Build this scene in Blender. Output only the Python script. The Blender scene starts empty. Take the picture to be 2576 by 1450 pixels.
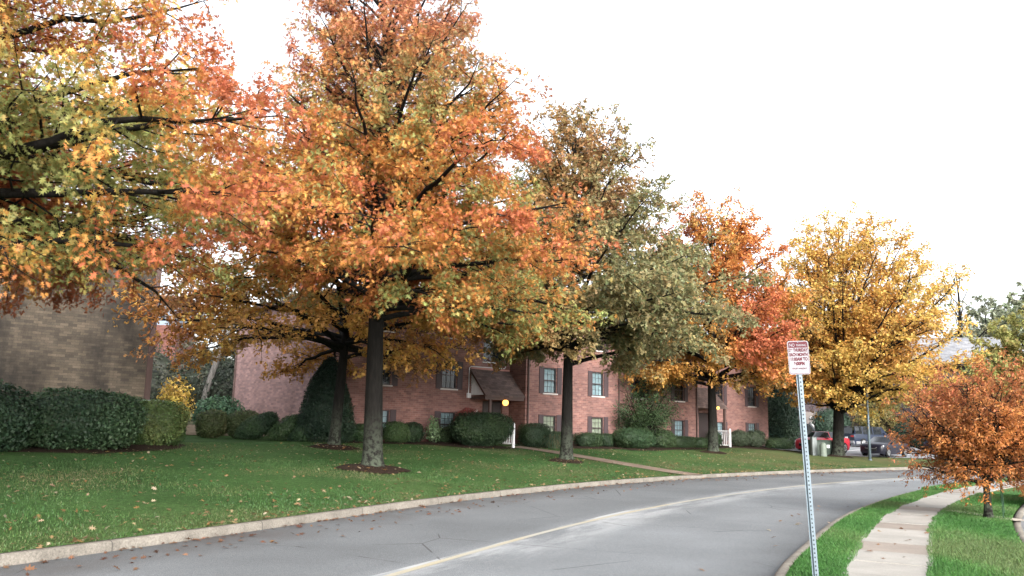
import bpy, bmesh, math, random
import numpy as np
from mathutils import Vector, Matrix
random.seed(4)
S = bpy.context.scene
R = math.radians
# ------------------------------------------------------------------ camera
CAM_H = 1.9
cd = bpy.data.cameras.new('camera'); cam = bpy.data.objects.new('camera', cd); S.collection.objects.link(cam)
cd.sensor_width = 36; cd.lens = 36 * 2080 / 2576; cd.clip_end = 3000; cd.clip_start = 0.1
cam.location = (0, 0, CAM_H)
pit, rol = R(9.47), R(1.4)
ri = Vector((1, 0, 0)); fw = Vector((0, math.cos(pit), math.sin(pit))); up0 = Vector((0, -math.sin(pit), math.cos(pit)))
rr = ri * math.cos(rol) + up0 * math.sin(rol); uu = -ri * math.sin(rol) + up0 * math.cos(rol)
cam.rotation_euler = Matrix((rr, uu, -fw)).transposed().to_euler()
S.camera = cam
# ------------------------------------------------------------------ light
SUN_EL, SUN_AZ = 28, 160          # azimuth clockwise from +Y: behind the camera, a little to the right of it
W = bpy.data.worlds.new('World'); S.world = W; W.use_nodes = True
wn, wl = W.node_tree.nodes, W.node_tree.links
bg = wn['Background']
sky = wn.new('ShaderNodeTexSky'); sky.sky_type = 'NISHITA'; sky.sun_disc = False
sky.sun_elevation = R(SUN_EL); sky.sun_rotation = R(SUN_AZ); sky.air_density = 1.0; sky.dust_density = 4.0; sky.ozone_density = 1.0
hs = wn.new('ShaderNodeHueSaturation'); hs.inputs['Saturation'].default_value = 0.22
wl.new(sky.outputs[0], hs.inputs['Color']); wl.new(hs.outputs[0], bg.inputs['Color'])
bg.inputs['Strength'].default_value = 0.15
sd_ = bpy.data.lights.new('sun', 'SUN'); sd_.energy = 0.9; sd_.angle = R(40); sd_.color = (1, .96, .9)
sun = bpy.data.objects.new('sun', sd_); S.collection.objects.link(sun)
a = R(SUN_AZ); sdir = Vector((math.sin(a) * math.cos(R(SUN_EL)), math.cos(a) * math.cos(R(SUN_EL)), math.sin(R(SUN_EL))))
sun.rotation_euler = sdir.to_track_quat('Z', 'Y').to_euler()
S.view_settings.view_transform = 'Standard'; S.view_settings.look = 'None'; S.view_settings.gamma = 1
S.view_settings.exposure = 1.95
S.cycles.max_bounces = 6; S.cycles.diffuse_bounces = 4; S.cycles.transmission_bounces = 3; S.cycles.transparent_max_bounces = 6
# ------------------------------------------------------------------ helpers
def link(o, parent=None):
    S.collection.objects.link(o)
    if parent: o.parent = parent
    return o
def tag(o, label=None, cat=None, group=None, kind=None):
    if label: o['label'] = label
    if cat: o['category'] = cat
    if group: o['group'] = group
    if kind: o['kind'] = kind
    return o
def empty(name, loc, rz=0, label=None, cat=None, group=None):
    o = bpy.data.objects.new(name, None); o.empty_display_size = .2
    o.location = loc; o.rotation_euler = (0, 0, rz); link(o)
    return tag(o, label, cat, group)
def raw_mesh(name, V, counts, loops, mat, parent=None, fcol=None, uv=None, smooth=False):
    me = bpy.data.meshes.new(name)
    V = np.asarray(V, np.float32); counts = np.asarray(counts, np.int32); loops = np.asarray(loops, np.int32)
    me.vertices.add(len(V)); me.vertices.foreach_set('co', V.ravel())
    me.loops.add(len(loops)); me.loops.foreach_set('vertex_index', loops)
    me.polygons.add(len(counts))
    st = np.concatenate([[0], np.cumsum(counts)[:-1]]).astype(np.int32)
    me.polygons.foreach_set('loop_start', st); me.polygons.foreach_set('loop_total', counts)
    if smooth: me.polygons.foreach_set('use_smooth', np.ones(len(counts), bool))
    if fcol is not None:
        at = me.attributes.new('tint', 'FLOAT_COLOR', 'FACE')
        c = np.ones((len(counts), 4), np.float32); c[:, :3] = fcol; at.data.foreach_set('color', c.ravel())
    if uv is not None:
        l = me.uv_layers.new(name='UVMap'); l.data.foreach_set('uv', np.asarray(uv, np.float32).ravel())
    me.update(calc_edges=True); me.validate()
    me.materials.append(mat)
    o = bpy.data.objects.new(name, me); return link(o, parent)
class MB:
    """collects polygons (with metre UVs) and links them as one mesh object"""
    def __init__(s): s.v = []; s.f = []; s.u = []
    def poly(s, pts, uv=None):
        b = len(s.v); s.v += [tuple(p) for p in pts]; s.f.append(tuple(range(b, b + len(pts))))
        if uv is None:
            p0 = Vector(pts[0]); n = (Vector(pts[1]) - p0).cross(Vector(pts[2]) - p0)
            if abs(n.z) > .8 * n.length: uv = [(p[0], p[1]) for p in pts]
            elif abs(n.x) > abs(n.y): uv = [(p[1], p[2]) for p in pts]
            else: uv = [(p[0], p[2]) for p in pts]
        s.u += list(uv)
        return s
    def box(s, c, d, rot=None, taper=1):
        x, y, z = d[0] / 2, d[1] / 2, d[2] / 2
        P = [(-x, -y, -z), (x, -y, -z), (x, y, -z), (-x, y, -z), (-x * taper, -y * taper, z), (x * taper, -y * taper, z), (x * taper, y * taper, z), (-x * taper, y * taper, z)]
        P = [Vector(p) for p in P]
        if rot is not None: P = [rot @ p for p in P]
        P = [p + Vector(c) for p in P]
        for q in ((0, 3, 2, 1), (4, 5, 6, 7), (0, 1, 5, 4), (1, 2, 6, 5), (2, 3, 7, 6), (3, 0, 4, 7)): s.poly([P[i] for i in q])
        return s
    def b2(s, lo, hi): return s.box([(a + b) / 2 for a, b in zip(lo, hi)], [b - a for a, b in zip(lo, hi)])
    def tube(s, pts, rad, n=8, cap=True):
        pts = [Vector(p) for p in pts]
        if not hasattr(rad, '__len__'): rad = [rad] * len(pts)
        rings = []
        for i, p in enumerate(pts):
            t = (pts[min(i + 1, len(pts) - 1)] - pts[max(i - 1, 0)]).normalized()
            a = t.orthogonal().normalized() if i == 0 else (a0 - t * a0.dot(t)).normalized()
            a0 = a; b = t.cross(a)
            rings.append([p + (a * math.cos(2 * math.pi * k / n) + b * math.sin(2 * math.pi * k / n)) * rad[i] for k in range(n)])
        for A, B in zip(rings[:-1], rings[1:]):
            for k in range(n): s.poly([A[k], A[(k + 1) % n], B[(k + 1) % n], B[k]])
        if cap: s.poly(rings[0][::-1]); s.poly(rings[-1])
        return s
    def lathe(s, prof, n=16, c=(0, 0, 0), ax='z'):
        def P(r, h, k):
            a = 2 * math.pi * k / n; x, y = r * math.cos(a), r * math.sin(a)
            v = (x, y, h) if ax == 'z' else ((h, x, y) if ax == 'x' else (x, h, y))
            return tuple(p + q for p, q in zip(v, c))
        for (r0, h0), (r1, h1) in zip(prof[:-1], prof[1:]):
            for k in range(n):
                if r0 < 1e-5: s.poly([P(0, h0, 0), P(r1, h1, k + 1), P(r1, h1, k)])
                elif r1 < 1e-5: s.poly([P(r0, h0, k), P(r0, h0, k + 1), P(0, h1, 0)])
                else: s.poly([P(r0, h0, k), P(r0, h0, k + 1), P(r1, h1, k + 1), P(r1, h1, k)])
        return s
    def build(s, name, mat, parent=None, smooth=False, bevel=0, weld=False):
        o = raw_mesh(name, s.v, [len(f) for f in s.f], [i for f in s.f for i in f], mat, parent, uv=s.u, smooth=smooth)
        if weld or bevel or smooth:
            bm = bmesh.new(); bm.from_mesh(o.data); bmesh.ops.remove_doubles(bm, verts=bm.verts, dist=1e-4)
            bmesh.ops.recalc_face_normals(bm, faces=bm.faces); bm.to_mesh(o.data); bm.free()
        if bevel:
            m = o.modifiers.new('bevel', 'BEVEL'); m.width = bevel; m.segments = 2; m.limit_method = 'ANGLE'; m.angle_limit = R(40)
        return o
# ------------------------------------------------------------------ materials
MATS = {}
class NT:
    def __init__(s, name):
        s.m = bpy.data.materials.new(name); s.m.use_nodes = True; s.t = s.m.node_tree; s.n = s.t.nodes; s.l = s.t.links
        s.p = s.n['Principled BSDF']; s.out = s.n['Material Output']
    def new(s, ty, **kw):
        nd = s.n.new(ty)
        for k, v in kw.items():
            if k in nd.inputs: s.set(nd.inputs[k], v)
            else: setattr(nd, k, v)
        return nd
    def set(s, sock, v):
        if hasattr(v, 'is_linked') or isinstance(v, bpy.types.NodeSocket): s.l.new(v, sock)
        else: sock.default_value = v
    def coord(s, kind='Object', scale=None):
        c = s.new('ShaderNodeTexCoord').outputs[kind]
        if scale is not None:
            mp = s.new('ShaderNodeMapping'); s.l.new(c, mp.inputs['Vector']); mp.inputs['Scale'].default_value = scale; c = mp.outputs[0]
        return c
    def noise(s, vec, scale, detail=3, rough=.55):
        n = s.new('ShaderNodeTexNoise'); s.l.new(vec, n.inputs['Vector']); n.inputs['Scale'].default_value = scale
        n.inputs['Detail'].default_value = detail; n.inputs['Roughness'].default_value = rough; return n.outputs[0]
    def ramp(s, fac, stops):
        r = s.new('ShaderNodeValToRGB'); s.l.new(fac, r.inputs[0]); el = r.color_ramp.elements
        while len(el) < len(stops): el.new(.5)
        for e, (p, c) in zip(el, stops): e.position = p; e.color = (c[0], c[1], c[2], 1) if hasattr(c, '__len__') else (c, c, c, 1)
        return r.outputs[0]
    def mix(s, f, a, b, mode='MIX'):
        m = s.new('ShaderNodeMix'); m.data_type = 'RGBA'; m.blend_type = mode
        for i, v in ((0, f), (6, a), (7, b)):
            if isinstance(v, bpy.types.NodeSocket): s.l.new(v, m.inputs[i])
            else: m.inputs[i].default_value = v if i == 0 else ((*v, 1) if len(v) == 3 else v)
        return m.outputs[2]
    def math(s, op, a, b=0.0, c=None):
        m = s.new('ShaderNodeMath'); m.operation = op
        for i, v in enumerate((a, b) if c is None else (a, b, c)):
            if isinstance(v, bpy.types.NodeSocket): s.l.new(v, m.inputs[i])
            else: m.inputs[i].default_value = v
        return m.outputs[0]
    def bump(s, h, strength=.3, dist=.02):
        b = s.new('ShaderNodeBump'); s.l.new(h, b.inputs['Height']); b.inputs['Strength'].default_value = strength; b.inputs['Distance'].default_value = dist
        s.l.new(b.outputs[0], s.p.inputs['Normal'])
    def base(s, c, rough=.8, spec=.3, metal=0):
        if isinstance(c, bpy.types.NodeSocket): s.l.new(c, s.p.inputs['Base Color'])
        else: s.p.inputs['Base Color'].default_value = (*c, 1)
        s.p.inputs['Roughness'].default_value = rough; s.p.inputs['Specular IOR Level'].default_value = spec; s.p.inputs['Metallic'].default_value = metal
        return s.m
def plain(name, c, rough=.6, spec=.4, metal=0, vary=.18, scale=6.0):
    if name in MATS: return MATS[name]
    t = NT(name); co = t.coord('Object')
    n = t.noise(co, scale, 4)
    col = t.mix(n, [x * (1 - vary) for x in c], [min(1, x * (1 + vary)) for x in c])
    MATS[name] = t.base(col, rough, spec, metal); return MATS[name]
def leaf_mat(name, trans=.35, rough=.55):
    t = NT(name); at = t.new('ShaderNodeAttribute'); at.attribute_name = 'tint'
    t.base(at.outputs['Color'], rough, .25)
    tr = t.new('ShaderNodeBsdfTranslucent'); t.l.new(at.outputs['Color'], tr.inputs['Color'])
    mx = t.new('ShaderNodeMixShader'); mx.inputs[0].default_value = trans
    t.l.new(t.p.outputs[0], mx.inputs[1]); t.l.new(tr.outputs[0], mx.inputs[2]); t.l.new(mx.outputs[0], t.out.inputs['Surface'])
    return t.m
def bark_mat(name, dark, light, lichen=None):
    t = NT(name); co = t.coord('Object', (9, 9, 1.6)); n = t.noise(co, 1.6, 5, .65)
    c = t.ramp(n, [(.3, dark), (.7, light)])
    if lichen is not None:
        oc = t.coord('Object'); sp = t.new('ShaderNodeSeparateXYZ'); t.l.new(oc, sp.inputs[0])
        low = t.ramp(t.math('MULTIPLY', sp.outputs[2], .4), [(.0, 1.0), (.75, 0.0)])
        sn = t.ramp(t.noise(oc, 7, 4, .7), [(.42, 0.0), (.56, 1.0)])
        c = t.mix(t.math('MULTIPLY', low, sn), c, lichen)
    t.bump(n, .8, .05)
    return t.base(c, .9, .15)
def brick_mat(name, c1, c2, mortar, stain=None, bw=.30, rh=.10, stain_amt=.5):
    t = NT(name); uv = t.coord('UV')
    b = t.new('ShaderNodeTexBrick'); t.l.new(uv, b.inputs['Vector'])
    for k, v in (('Scale', 1.0), ('Mortar Size', .007), ('Brick Width', bw), ('Row Height', rh), ('Bias', 0.0), ('Mortar Smooth', .3)): b.inputs[k].default_value = v
    b.inputs['Color1'].default_value = (*c1, 1); b.inputs['Color2'].default_value = (*c2, 1); b.inputs['Mortar'].default_value = (*mortar, 1)
    # a second brick lattice of the same size gives some bricks a tone of their own
    b2 = t.new('ShaderNodeTexBrick'); t.l.new(uv, b2.inputs['Vector'])
    for k, v in (('Scale', 1.0), ('Mortar Size', 0), ('Brick Width', bw), ('Row Height', rh), ('Bias', .0)): b2.inputs[k].default_value = v
    b2.inputs['Color1'].default_value = (.72, .72, .74, 1); b2.inputs['Color2'].default_value = (1.22, 1.16, 1.12, 1); b2.offset = .5
    mp = t.new('ShaderNodeMapping'); t.l.new(uv, mp.inputs['Vector']); mp.inputs['Location'].default_value = (bw * 7, rh * 4, 0); t.l.new(mp.outputs[0], b2.inputs['Vector'])
    c = t.mix(1.0, b.outputs['Color'], b2.outputs['Color'], 'MULTIPLY')
    n = t.noise(uv, .55, 5, .6); c = t.mix(1.0, c, t.ramp(n, [(.3, .78), (.7, 1.15)]), 'MULTIPLY')
    fn = t.noise(uv, 22, 3); c = t.mix(1.0, c, t.ramp(fn, [(.25, .82), (.75, 1.14)]), 'MULTIPLY')
    if stain is not None:
        mp2 = t.new('ShaderNodeMapping'); t.l.new(uv, mp2.inputs['Vector']); mp2.inputs['Scale'].default_value = (.5, .22, 1)
        sn = t.noise(mp2.outputs[0], 1.1, 6, .62)
        c = t.mix(t.math('MULTIPLY', t.ramp(sn, [(.42, 0.0), (.62, 1.0)]), stain_amt), c, stain)
    t.bump(b.outputs['Fac'], -.35, .01)
    return t.base(c, .9, .2)
def glass_mat(name, tint=(.9, .95, 1), refl=1.0):
    t = NT(name); gl = t.new('ShaderNodeBsdfGlossy'); gl.inputs['Roughness'].default_value = .03; gl.inputs['Color'].default_value = (.9, .95, 1, 1)
    tr = t.new('ShaderNodeBsdfTransparent'); tr.inputs['Color'].default_value = (*tint, 1)
    fr = t.new('ShaderNodeFresnel'); fr.inputs[0].default_value = 1.6
    mx = t.new('ShaderNodeMixShader'); t.l.new(t.math('MINIMUM', t.math('MULTIPLY', fr.outputs[0], 1.3 * refl), 1.0), mx.inputs[0])
    t.l.new(tr.outputs[0], mx.inputs[1]); t.l.new(gl.outputs[0], mx.inputs[2]); t.l.new(mx.outputs[0], t.out.inputs['Surface']); return t.m
def paint_mat(name, c, metal=.0):
    t = NT(name); n = t.noise(t.coord('Object'), 60, 2)
    t.base(t.mix(n, [x * .9 for x in c], [min(1, x * 1.1) for x in c]), .35, .28, metal); t.p.inputs['Coat Weight'].default_value = .12; t.p.inputs['Coat Roughness'].default_value = .08
    return t.m
M_LEAF = leaf_mat('leaf', .42); M_SHRUB = leaf_mat('shrub_leaf', .2, .5)
M_BARK = bark_mat('oak_bark', (.005, .0045, .004), (.015, .0135, .012), (.055, .066, .048))
M_BARK2 = bark_mat('grey_bark', (.05, .048, .045), (.17, .16, .15))
M_BRICK = brick_mat('pink_red_brick', (.185, .092, .080), (.245, .132, .115), (.27, .20, .18), stain=(.14, .085, .08), stain_amt=.45)
M_BRICKE = brick_mat('pale_pink_brick', (.29, .185, .18), (.37, .245, .24), (.31, .23, .225), stain=(.20, .13, .13), stain_amt=.4)
M_BRICKB = brick_mat('tan_brown_brick', (.085, .072, .056), (.125, .105, .08), (.075, .064, .054), stain=(.020, .018, .017), stain_amt=.85)
M_BRICKR = brick_mat('grey_mauve_brick', (.066, .052, .058), (.085, .066, .072), (.09, .075, .08), stain=(.05, .042, .048))
M_BRICKH = brick_mat('dull_red_brick', (.10, .042, .036), (.13, .055, .046), (.12, .08, .07))
M_SHUT = plain('shutter_brown', (.055, .038, .042), .6)
M_FRAME = plain('window_frame_brown', (.05, .036, .036), .5)
M_TRIM = plain('brown_trim', (.075, .045, .04), .6)
M_WHITE = plain('white_paint', (.72, .72, .74), .5)
M_SILL = plain('stone_sill', (.5, .46, .44), .8)
M_GLASS = glass_mat('window_glass', (.8, .9, .92), .7)
M_CURT = plain('curtain_cloth', (.36, .41, .43), .9, .1, vary=.25, scale=3)
M_CREAM = plain('cream_curtain', (.38, .35, .26), .9, .1, vary=.2, scale=3)
M_DARKROOM = plain('dark_room', (.025, .026, .03), .9, .1)  # flat dark colour standing in for an unlit room
M_SHINGLE = brick_mat('brown_shingle', (.085, .062, .058), (.12, .09, .082), (.05, .037, .036), bw=.30, rh=.14)
M_GREYROOF = brick_mat('grey_shingle', (.17, .18, .195), (.21, .22, .24), (.13, .14, .15), bw=.5, rh=.3)
M_CONC = plain('concrete', (.40, .36, .31), .9, .2, vary=.14, scale=1.3)
M_DOOR = plain('dark_door', (.03, .022, .022), .5)
M_METALW = plain('galvanized', (.115, .15, .175), .5, .5, .3, .15, 14)
M_BLACK = plain('black_rubber', (.012, .012, .013), .8, .2)
M_RIM = plain('silver_rim', (.55, .56, .58), .3, .5, .8, .05)
t = NT('car_glass'); M_CARGLASS = t.base((.012, .014, .017), .06, .5)
M_GREENBOX = plain('dark_green_enamel', (.035, .05, .04), .5)
M_PEDESTAL = plain('pale_green_plastic', (.12, .145, .12), .6)
M_MULCH = None
# ------------------------------------------------------------------ terrain
def smooth(P, it=3):
    P = np.array(P, float)
    for _ in range(it):
        Q = [P[0]]
        for p, q in zip(P[:-1], P[1:]): Q += [p * .75 + q * .25, p * .25 + q * .75]
        Q.append(P[-1]); P = np.array(Q)
    return P
def resample(P, step):
    d = np.concatenate([[0], np.cumsum(np.hypot(*(P[1:] - P[:-1]).T))]); s = np.linspace(0, d[-1], int(d[-1] / step) + 1)
    return np.stack([np.interp(s, d, P[:, 0]), np.interp(s, d, P[:, 1])], 1), s
def normals(P):
    t = np.gradient(P, axis=0); t /= np.hypot(t[:, 0], t[:, 1])[:, None]; return np.stack([-t[:, 1], t[:, 0]], 1)   # left of travel
FK = smooth([(-14, -4), (-9.2, 5.2), (-6.33, 10.83), (-4.3, 14.9), (-2.5, 18.9), (-.4, 22.9), (3.19, 28.6), (7.1, 33.4), (11.3, 37.8), (16.5, 42.6), (24.6, 49.4), (34, 56.5), (46, 65), (70, 80)])
NK = smooth([(-1.4, -2), (1.7, 6.5), (3.5, 11.3), (4.7, 13.7), (5.6, 15.5), (6.71, 17.66), (8.18, 20.23), (9.94, 23.0), (13.0, 27.4), (15.3, 30.3), (19.5, 34.9), (26, 41), (36, 49.5), (50, 60), (74, 76)])
YL = smooth([(-6.4, -1), (-3.6, 6), (-1.35, 11.1), (-.85, 12.2), (.62, 15.5), (2.49, 19.1), (4.88, 23.1), (7.33, 26.56), (10.49, 30.7), (14.6, 35.2), (19.95, 40.1), (30, 49), (42, 58.5)])
def sdist(C, x, y):
    """signed distance to a polyline, positive to its left"""
    x = np.atleast_1d(np.asarray(x, float)); y = np.atleast_1d(np.asarray(y, float)); out = np.empty(len(x))
    a = C[:-1]; d = C[1:] - a; L = (d * d).sum(1)
    for i in range(0, len(x), 20000):
        p = np.stack([x[i:i + 20000], y[i:i + 20000]], 1)[:, None]
        t = np.clip(((p - a) * d).sum(2) / L, 0, 1); r = p - (a + d * t[..., None]); q = (r * r).sum(2); k = q.argmin(1); j = np.arange(len(k))
        out[i:i + 20000] = np.sign(d[k, 0] * r[j, k, 1] - d[k, 1] * r[j, k, 0]) * np.sqrt(q[j, k])
    return out
def zq(x, q):
    """height of the far lawn at world x and distance q beyond the kerb"""
    s = np.clip((np.asarray(x, float) - 14) / 12, 0, 1); s = s * s * (3 - 2 * s); k = .066 + (.024 - .066) * s
    q = np.maximum(q - .15, 0)
    z = .13 + k * np.minimum(q, 13) + .004 * np.clip(q - 13, 0, 20) + .05 * np.maximum(q - 34, 0)
    return z + s * .04 * np.clip(q - 8.5, 0, 12)
def zf(x, y): return float(zq(x, sdist(FK, x, y))[0])
def fbm(P, freq, seed, oct=3):
    """cheap smooth pseudo-noise in 0..1 from summed sines"""
    r = np.random.RandomState(seed); out = np.zeros(len(P)); w = 0
    for o in range(oct):
        for _ in range(4):
            k = r.normal(size=P.shape[1]); k *= freq * 2 ** o / np.linalg.norm(k)
            out += np.sin(P @ k + r.uniform(0, 6.28)) * .5 ** o; w += .5 * .5 ** (2 * o)
    return np.clip(.5 + out / (3.0 * math.sqrt(w)), 0, 1)
def grid_mesh(name, X, Y, Z, mat, u=None, v=None, attr=None, smooth=True):
    n, m = X.shape; V = np.stack([X, Y, Z], 2).reshape(-1, 3)
    i, j = np.meshgrid(np.arange(n - 1), np.arange(m - 1), indexing='ij'); b = (i * m + j).ravel()
    F = np.stack([b, b + m, b + m + 1, b + 1], 1)
    uv = None
    if u is not None: uv = np.stack([u, v], 2).reshape(-1, 2)[F.ravel()]
    o = raw_mesh(name, V, np.full(len(F), 4), F.ravel(), mat, None, uv=uv, smooth=smooth)
    if attr is not None:
        at = o.data.attributes.new('dry', 'FLOAT', 'POINT'); at.data.foreach_set('value', attr.ravel().astype(np.float32))
    # faces up
    if o.data.polygons[0].normal.z < 0: o.data.flip_normals()
    return o
def struct(o): o['kind'] = 'structure'; return o
def turf_mat(name, g1, g2, dry):
    t = NT(name); co = t.coord('Object')
    n1 = t.noise(co, .55, 4, .6); n2 = t.noise(co, 9, 4, .7); n3 = t.noise(co, 60, 3, .7)
    c = t.mix(t.ramp(n1, [(.35, 0.0), (.65, 1.0)]), g1, g2)
    c = t.mix(1.0, c, t.ramp(n2, [(.3, .6), (.7, 1.35)]), 'MULTIPLY')
    c = t.mix(1.0, c, t.ramp(n3, [(.3, .55), (.7, 1.4)]), 'MULTIPLY')
    at = t.new('ShaderNodeAttribute'); at.attribute_name = 'dry'
    f = t.math('MULTIPLY', at.outputs['Fac'], t.ramp(t.noise(co, 1.7, 5, .65), [(.3, .25), (.65, 1.0)]))
    c = t.mix(f, c, t.mix(t.ramp(n3, [(.3, 0.0), (.7, 1.0)]), dry, [x * 1.6 for x in dry]))
    t.bump(t.math('ADD', n3, n2), .9, .04); return t.base(c, .95, .1)
M_TURF = turf_mat('lawn_turf', (.030, .072, .018), (.046, .098, .027), (.105, .085, .042))
M_TURF2 = turf_mat('verge_turf', (.042, .115, .028), (.062, .145, .036), (.10, .09, .045))
t = NT('soil'); M_SOIL = t.base(t.ramp(t.noise(t.coord('Object'), 3, 5), [(.3, (.03, .035, .018)), (.7, (.07, .06, .035))]), .95, .1)
# asphalt: speckled, cracked, chalky wear beside the centre line, dirt in the far gutter
t = NT('road_asphalt'); co = t.coord('Object'); uv = t.coord('UV')
sp = t.new('ShaderNodeSeparateXYZ'); t.l.new(uv, sp.inputs[0]); ux = sp.outputs[0]
fine = t.noise(co, 60, 4, .85); mid = t.noise(co, 14, 4, .6); big = t.noise(co, .35, 4, .55)
c = t.ramp(fine, [(.25, (.034, .037, .040)), (.5, (.112, .120, .127)), (.76, (.30, .318, .33))])
c = t.mix(1.0, c, t.ramp(big, [(.3, .82), (.7, 1.15)]), 'MULTIPLY'); c = t.mix(1.0, c, t.ramp(mid, [(.3, .88), (.7, 1.12)]), 'MULTIPLY')
# lanes: u = metres from the far kerb
lane = t.ramp(t.math('DIVIDE', ux, 10.0), [(0, .62), (.05, .74), (.14, .92), (.38, .9), (.42, 1.16), (.75, 1.12), (.83, .85), (.9, .7)])
c = t.mix(1.0, c, lane, 'MULTIPLY')
edge = t.ramp(t.math('DIVIDE', ux, 10.0), [(0, 1.0), (.03, .75), (.16, 0.0)])
dn = t.ramp(t.noise(co, .8, 5, .6), [(.38, 0.0), (.62, 1.0)])
c = t.mix(t.math('MULTIPLY', t.math('MULTIPLY', edge, dn), .85), c, (.06, .05, .046))
chalk = t.ramp(t.math('DIVIDE', t.math('SUBTRACT', ux, 4.15), 1.8), [(0, 1.0), (.35, .6), (.8, 0.0)]); above = t.math('GREATER_THAN', ux, 4.15)
mp = t.new('ShaderNodeMapping'); t.l.new(uv, mp.inputs['Vector']); mp.inputs['Scale'].default_value = (1.1, .22, 1)
cn = t.ramp(t.noise(mp.outputs[0], 1.0, 6, .7), [(.44, 0.0), (.60, 1.0)])
c = t.mix(t.math('MULTIPLY', t.math('MULTIPLY', chalk, above), t.math('MULTIPLY', cn, .62)), c, (.44, .45, .45))
wob = t.mix(.18, co, t.new('ShaderNodeTexNoise', Scale=1.5, Detail=4).outputs['Color'], 'ADD')
vo = t.new('ShaderNodeTexVoronoi'); vo.feature = 'DISTANCE_TO_EDGE'; t.l.new(wob, vo.inputs['Vector']); vo.inputs['Scale'].default_value = .28
cr = t.math('MULTIPLY', t.math('LESS_THAN', vo.outputs['Distance'], .0028), t.ramp(t.noise(co, .5, 3), [(.47, 0.0), (.53, 1.0)]))
c = t.mix(t.math('MULTIPLY', cr, .75), c, (.03, .03, .032))
t.bump(fine, .35, .006); M_ASPH = t.base(c, .85, .3)
t = NT('lot_asphalt'); co = t.coord('Object'); c = t.mix(1.0, t.ramp(t.noise(co, 60, 3), [(.3, (.13, .135, .145)), (.7, (.22, .225, .235))]), t.ramp(t.noise(co, .4, 4), [(.3, .85), (.7, 1.15)]), 'MULTIPLY'); M_LOT = t.base(c, .85, .3)
t = NT('kerb_concrete'); uv = t.coord('UV'); sp = t.new('ShaderNodeSeparateXYZ'); t.l.new(uv, sp.inputs[0]); co = t.coord('Object')
c = t.ramp(t.noise(co, 35, 5, .7), [(.3, (.10, .09, .078)), (.7, (.225, .205, .175))]); c = t.mix(1.0, c, t.ramp(t.noise(co, 1.6, 5, .7), [(.3, .6), (.7, 1.15)]), 'MULTIPLY')
jl = t.math('LESS_THAN', t.math('FRACT', t.math('DIVIDE', sp.outputs[0], 3.05)), .006); c = t.mix(jl, c, (.05, .045, .04)); t.bump(t.noise(co, 60, 3), .3, .01); M_KERB = t.base(c, .9, .2)
t = NT('yellow_line'); co = t.coord('Object'); uv = t.coord('UV'); wn_ = t.ramp(t.noise(co, 26, 5, .7), [(.40, 0.0), (.62, 1.0)])
c = t.mix(t.ramp(t.noise(co, .5, 3), [(.4, 0.0), (.65, 1.0)]), (.34, .30, .20), (.33, .32, .27)); c = t.mix(t.math('MULTIPLY', wn_, .5), c, (.2, .2, .2)); M_YEL = t.base(c, .8, .3)
t = NT('sidewalk_concrete'); co = t.coord('Object'); at = t.new('ShaderNodeAttribute'); at.attribute_name = 'tint'
c = t.mix(1.0, at.outputs['Color'], t.ramp(t.noise(co, 1.3, 5, .6), [(.3, .82), (.7, 1.1)]), 'MULTIPLY'); c = t.mix(1.0, c, t.ramp(t.noise(co, 45, 3, .7), [(.3, .86), (.7, 1.1)]), 'MULTIPLY'); t.bump(t.noise(co, 80, 3), .2, .005); M_WALK = t.base(c, .9, .2)
t = NT('path_concrete'); co = t.coord('Object'); c = t.ramp(t.noise(co, 1.6, 5, .65), [(.3, (.12, .088, .066)), (.7, (.22, .17, .13))]); M_PATH = t.base(c, .9, .2)
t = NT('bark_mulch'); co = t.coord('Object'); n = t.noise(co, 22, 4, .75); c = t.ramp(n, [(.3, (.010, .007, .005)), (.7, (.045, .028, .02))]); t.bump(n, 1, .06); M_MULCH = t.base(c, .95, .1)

# base sheet to the horizon
gb = MB(); gb.poly([(-900, -300, -.35), (900, -300, -.35), (900, 1500, -.35), (-900, 1500, -.35)]); struct(gb.build('ground', M_SOIL))
# far lawn
fk, fs = resample(FK, .6); fn_ = normals(fk)
qs = np.concatenate([[.14, .3, .6, 1, 1.6], np.arange(2.4, 22, .9), np.arange(23, 60, 3), [66, 80, 100]])
X = fk[:, :1] + fn_[:, :1] * qs; Y = fk[:, 1:] + fn_[:, 1:] * qs; Z = zq(X, qs[None] + 0 * X)
P2 = np.stack([X.ravel(), Y.ravel()], 1)
dry = np.clip((X - 5) / 12, 0, 1) * np.clip(.35 + .65 * fbm(P2, .5, 3).reshape(X.shape), 0, 1)
dry = np.maximum(dry, np.clip((X + 2) / 8, 0, 1) * np.exp(-qs[None] / .9) * .9); dry = np.maximum(dry, .35 * np.exp(-qs[None] / 1.2))
dry = np.maximum(dry, .9 * np.clip((qs[None] - 24) / 8, 0, 1) * np.ones_like(X))
Z += (fbm(P2, .9, 8).reshape(X.shape) - .5) * .05 * np.clip(qs[None] - .6, 0, 1)
struct(grid_mesh('lawn', X, Y, Z, M_TURF, attr=dry))
# road
nkd = np.interp(np.linspace(0, 1, len(fk)), np.linspace(0, 1, len(NK)), NK[:, 0]); nk_s, _ = resample(NK, .6)
idx = np.linspace(0, 1, len(fk)); nkr = np.stack([np.interp(idx, np.linspace(0, 1, len(nk_s)), nk_s[:, k]) for k in (0, 1)], 1)
tt = np.linspace(0, 1, 15)
X = fk[:, :1] * (1 - tt) + nkr[:, :1] * tt; Y = fk[:, 1:] * (1 - tt) + nkr[:, 1:] * tt
uu_ = -sdist(FK, X.ravel(), Y.ravel()).reshape(X.shape); vv_ = fs[:, None] + 0 * X
Zr = .05 * np.sin(np.pi * tt)[None] - .05 + 0 * X; Zr = Zr * 0 + .0
struct(grid_mesh('road', X, Y, Zr, M_ASPH, uu_, vv_))
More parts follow.
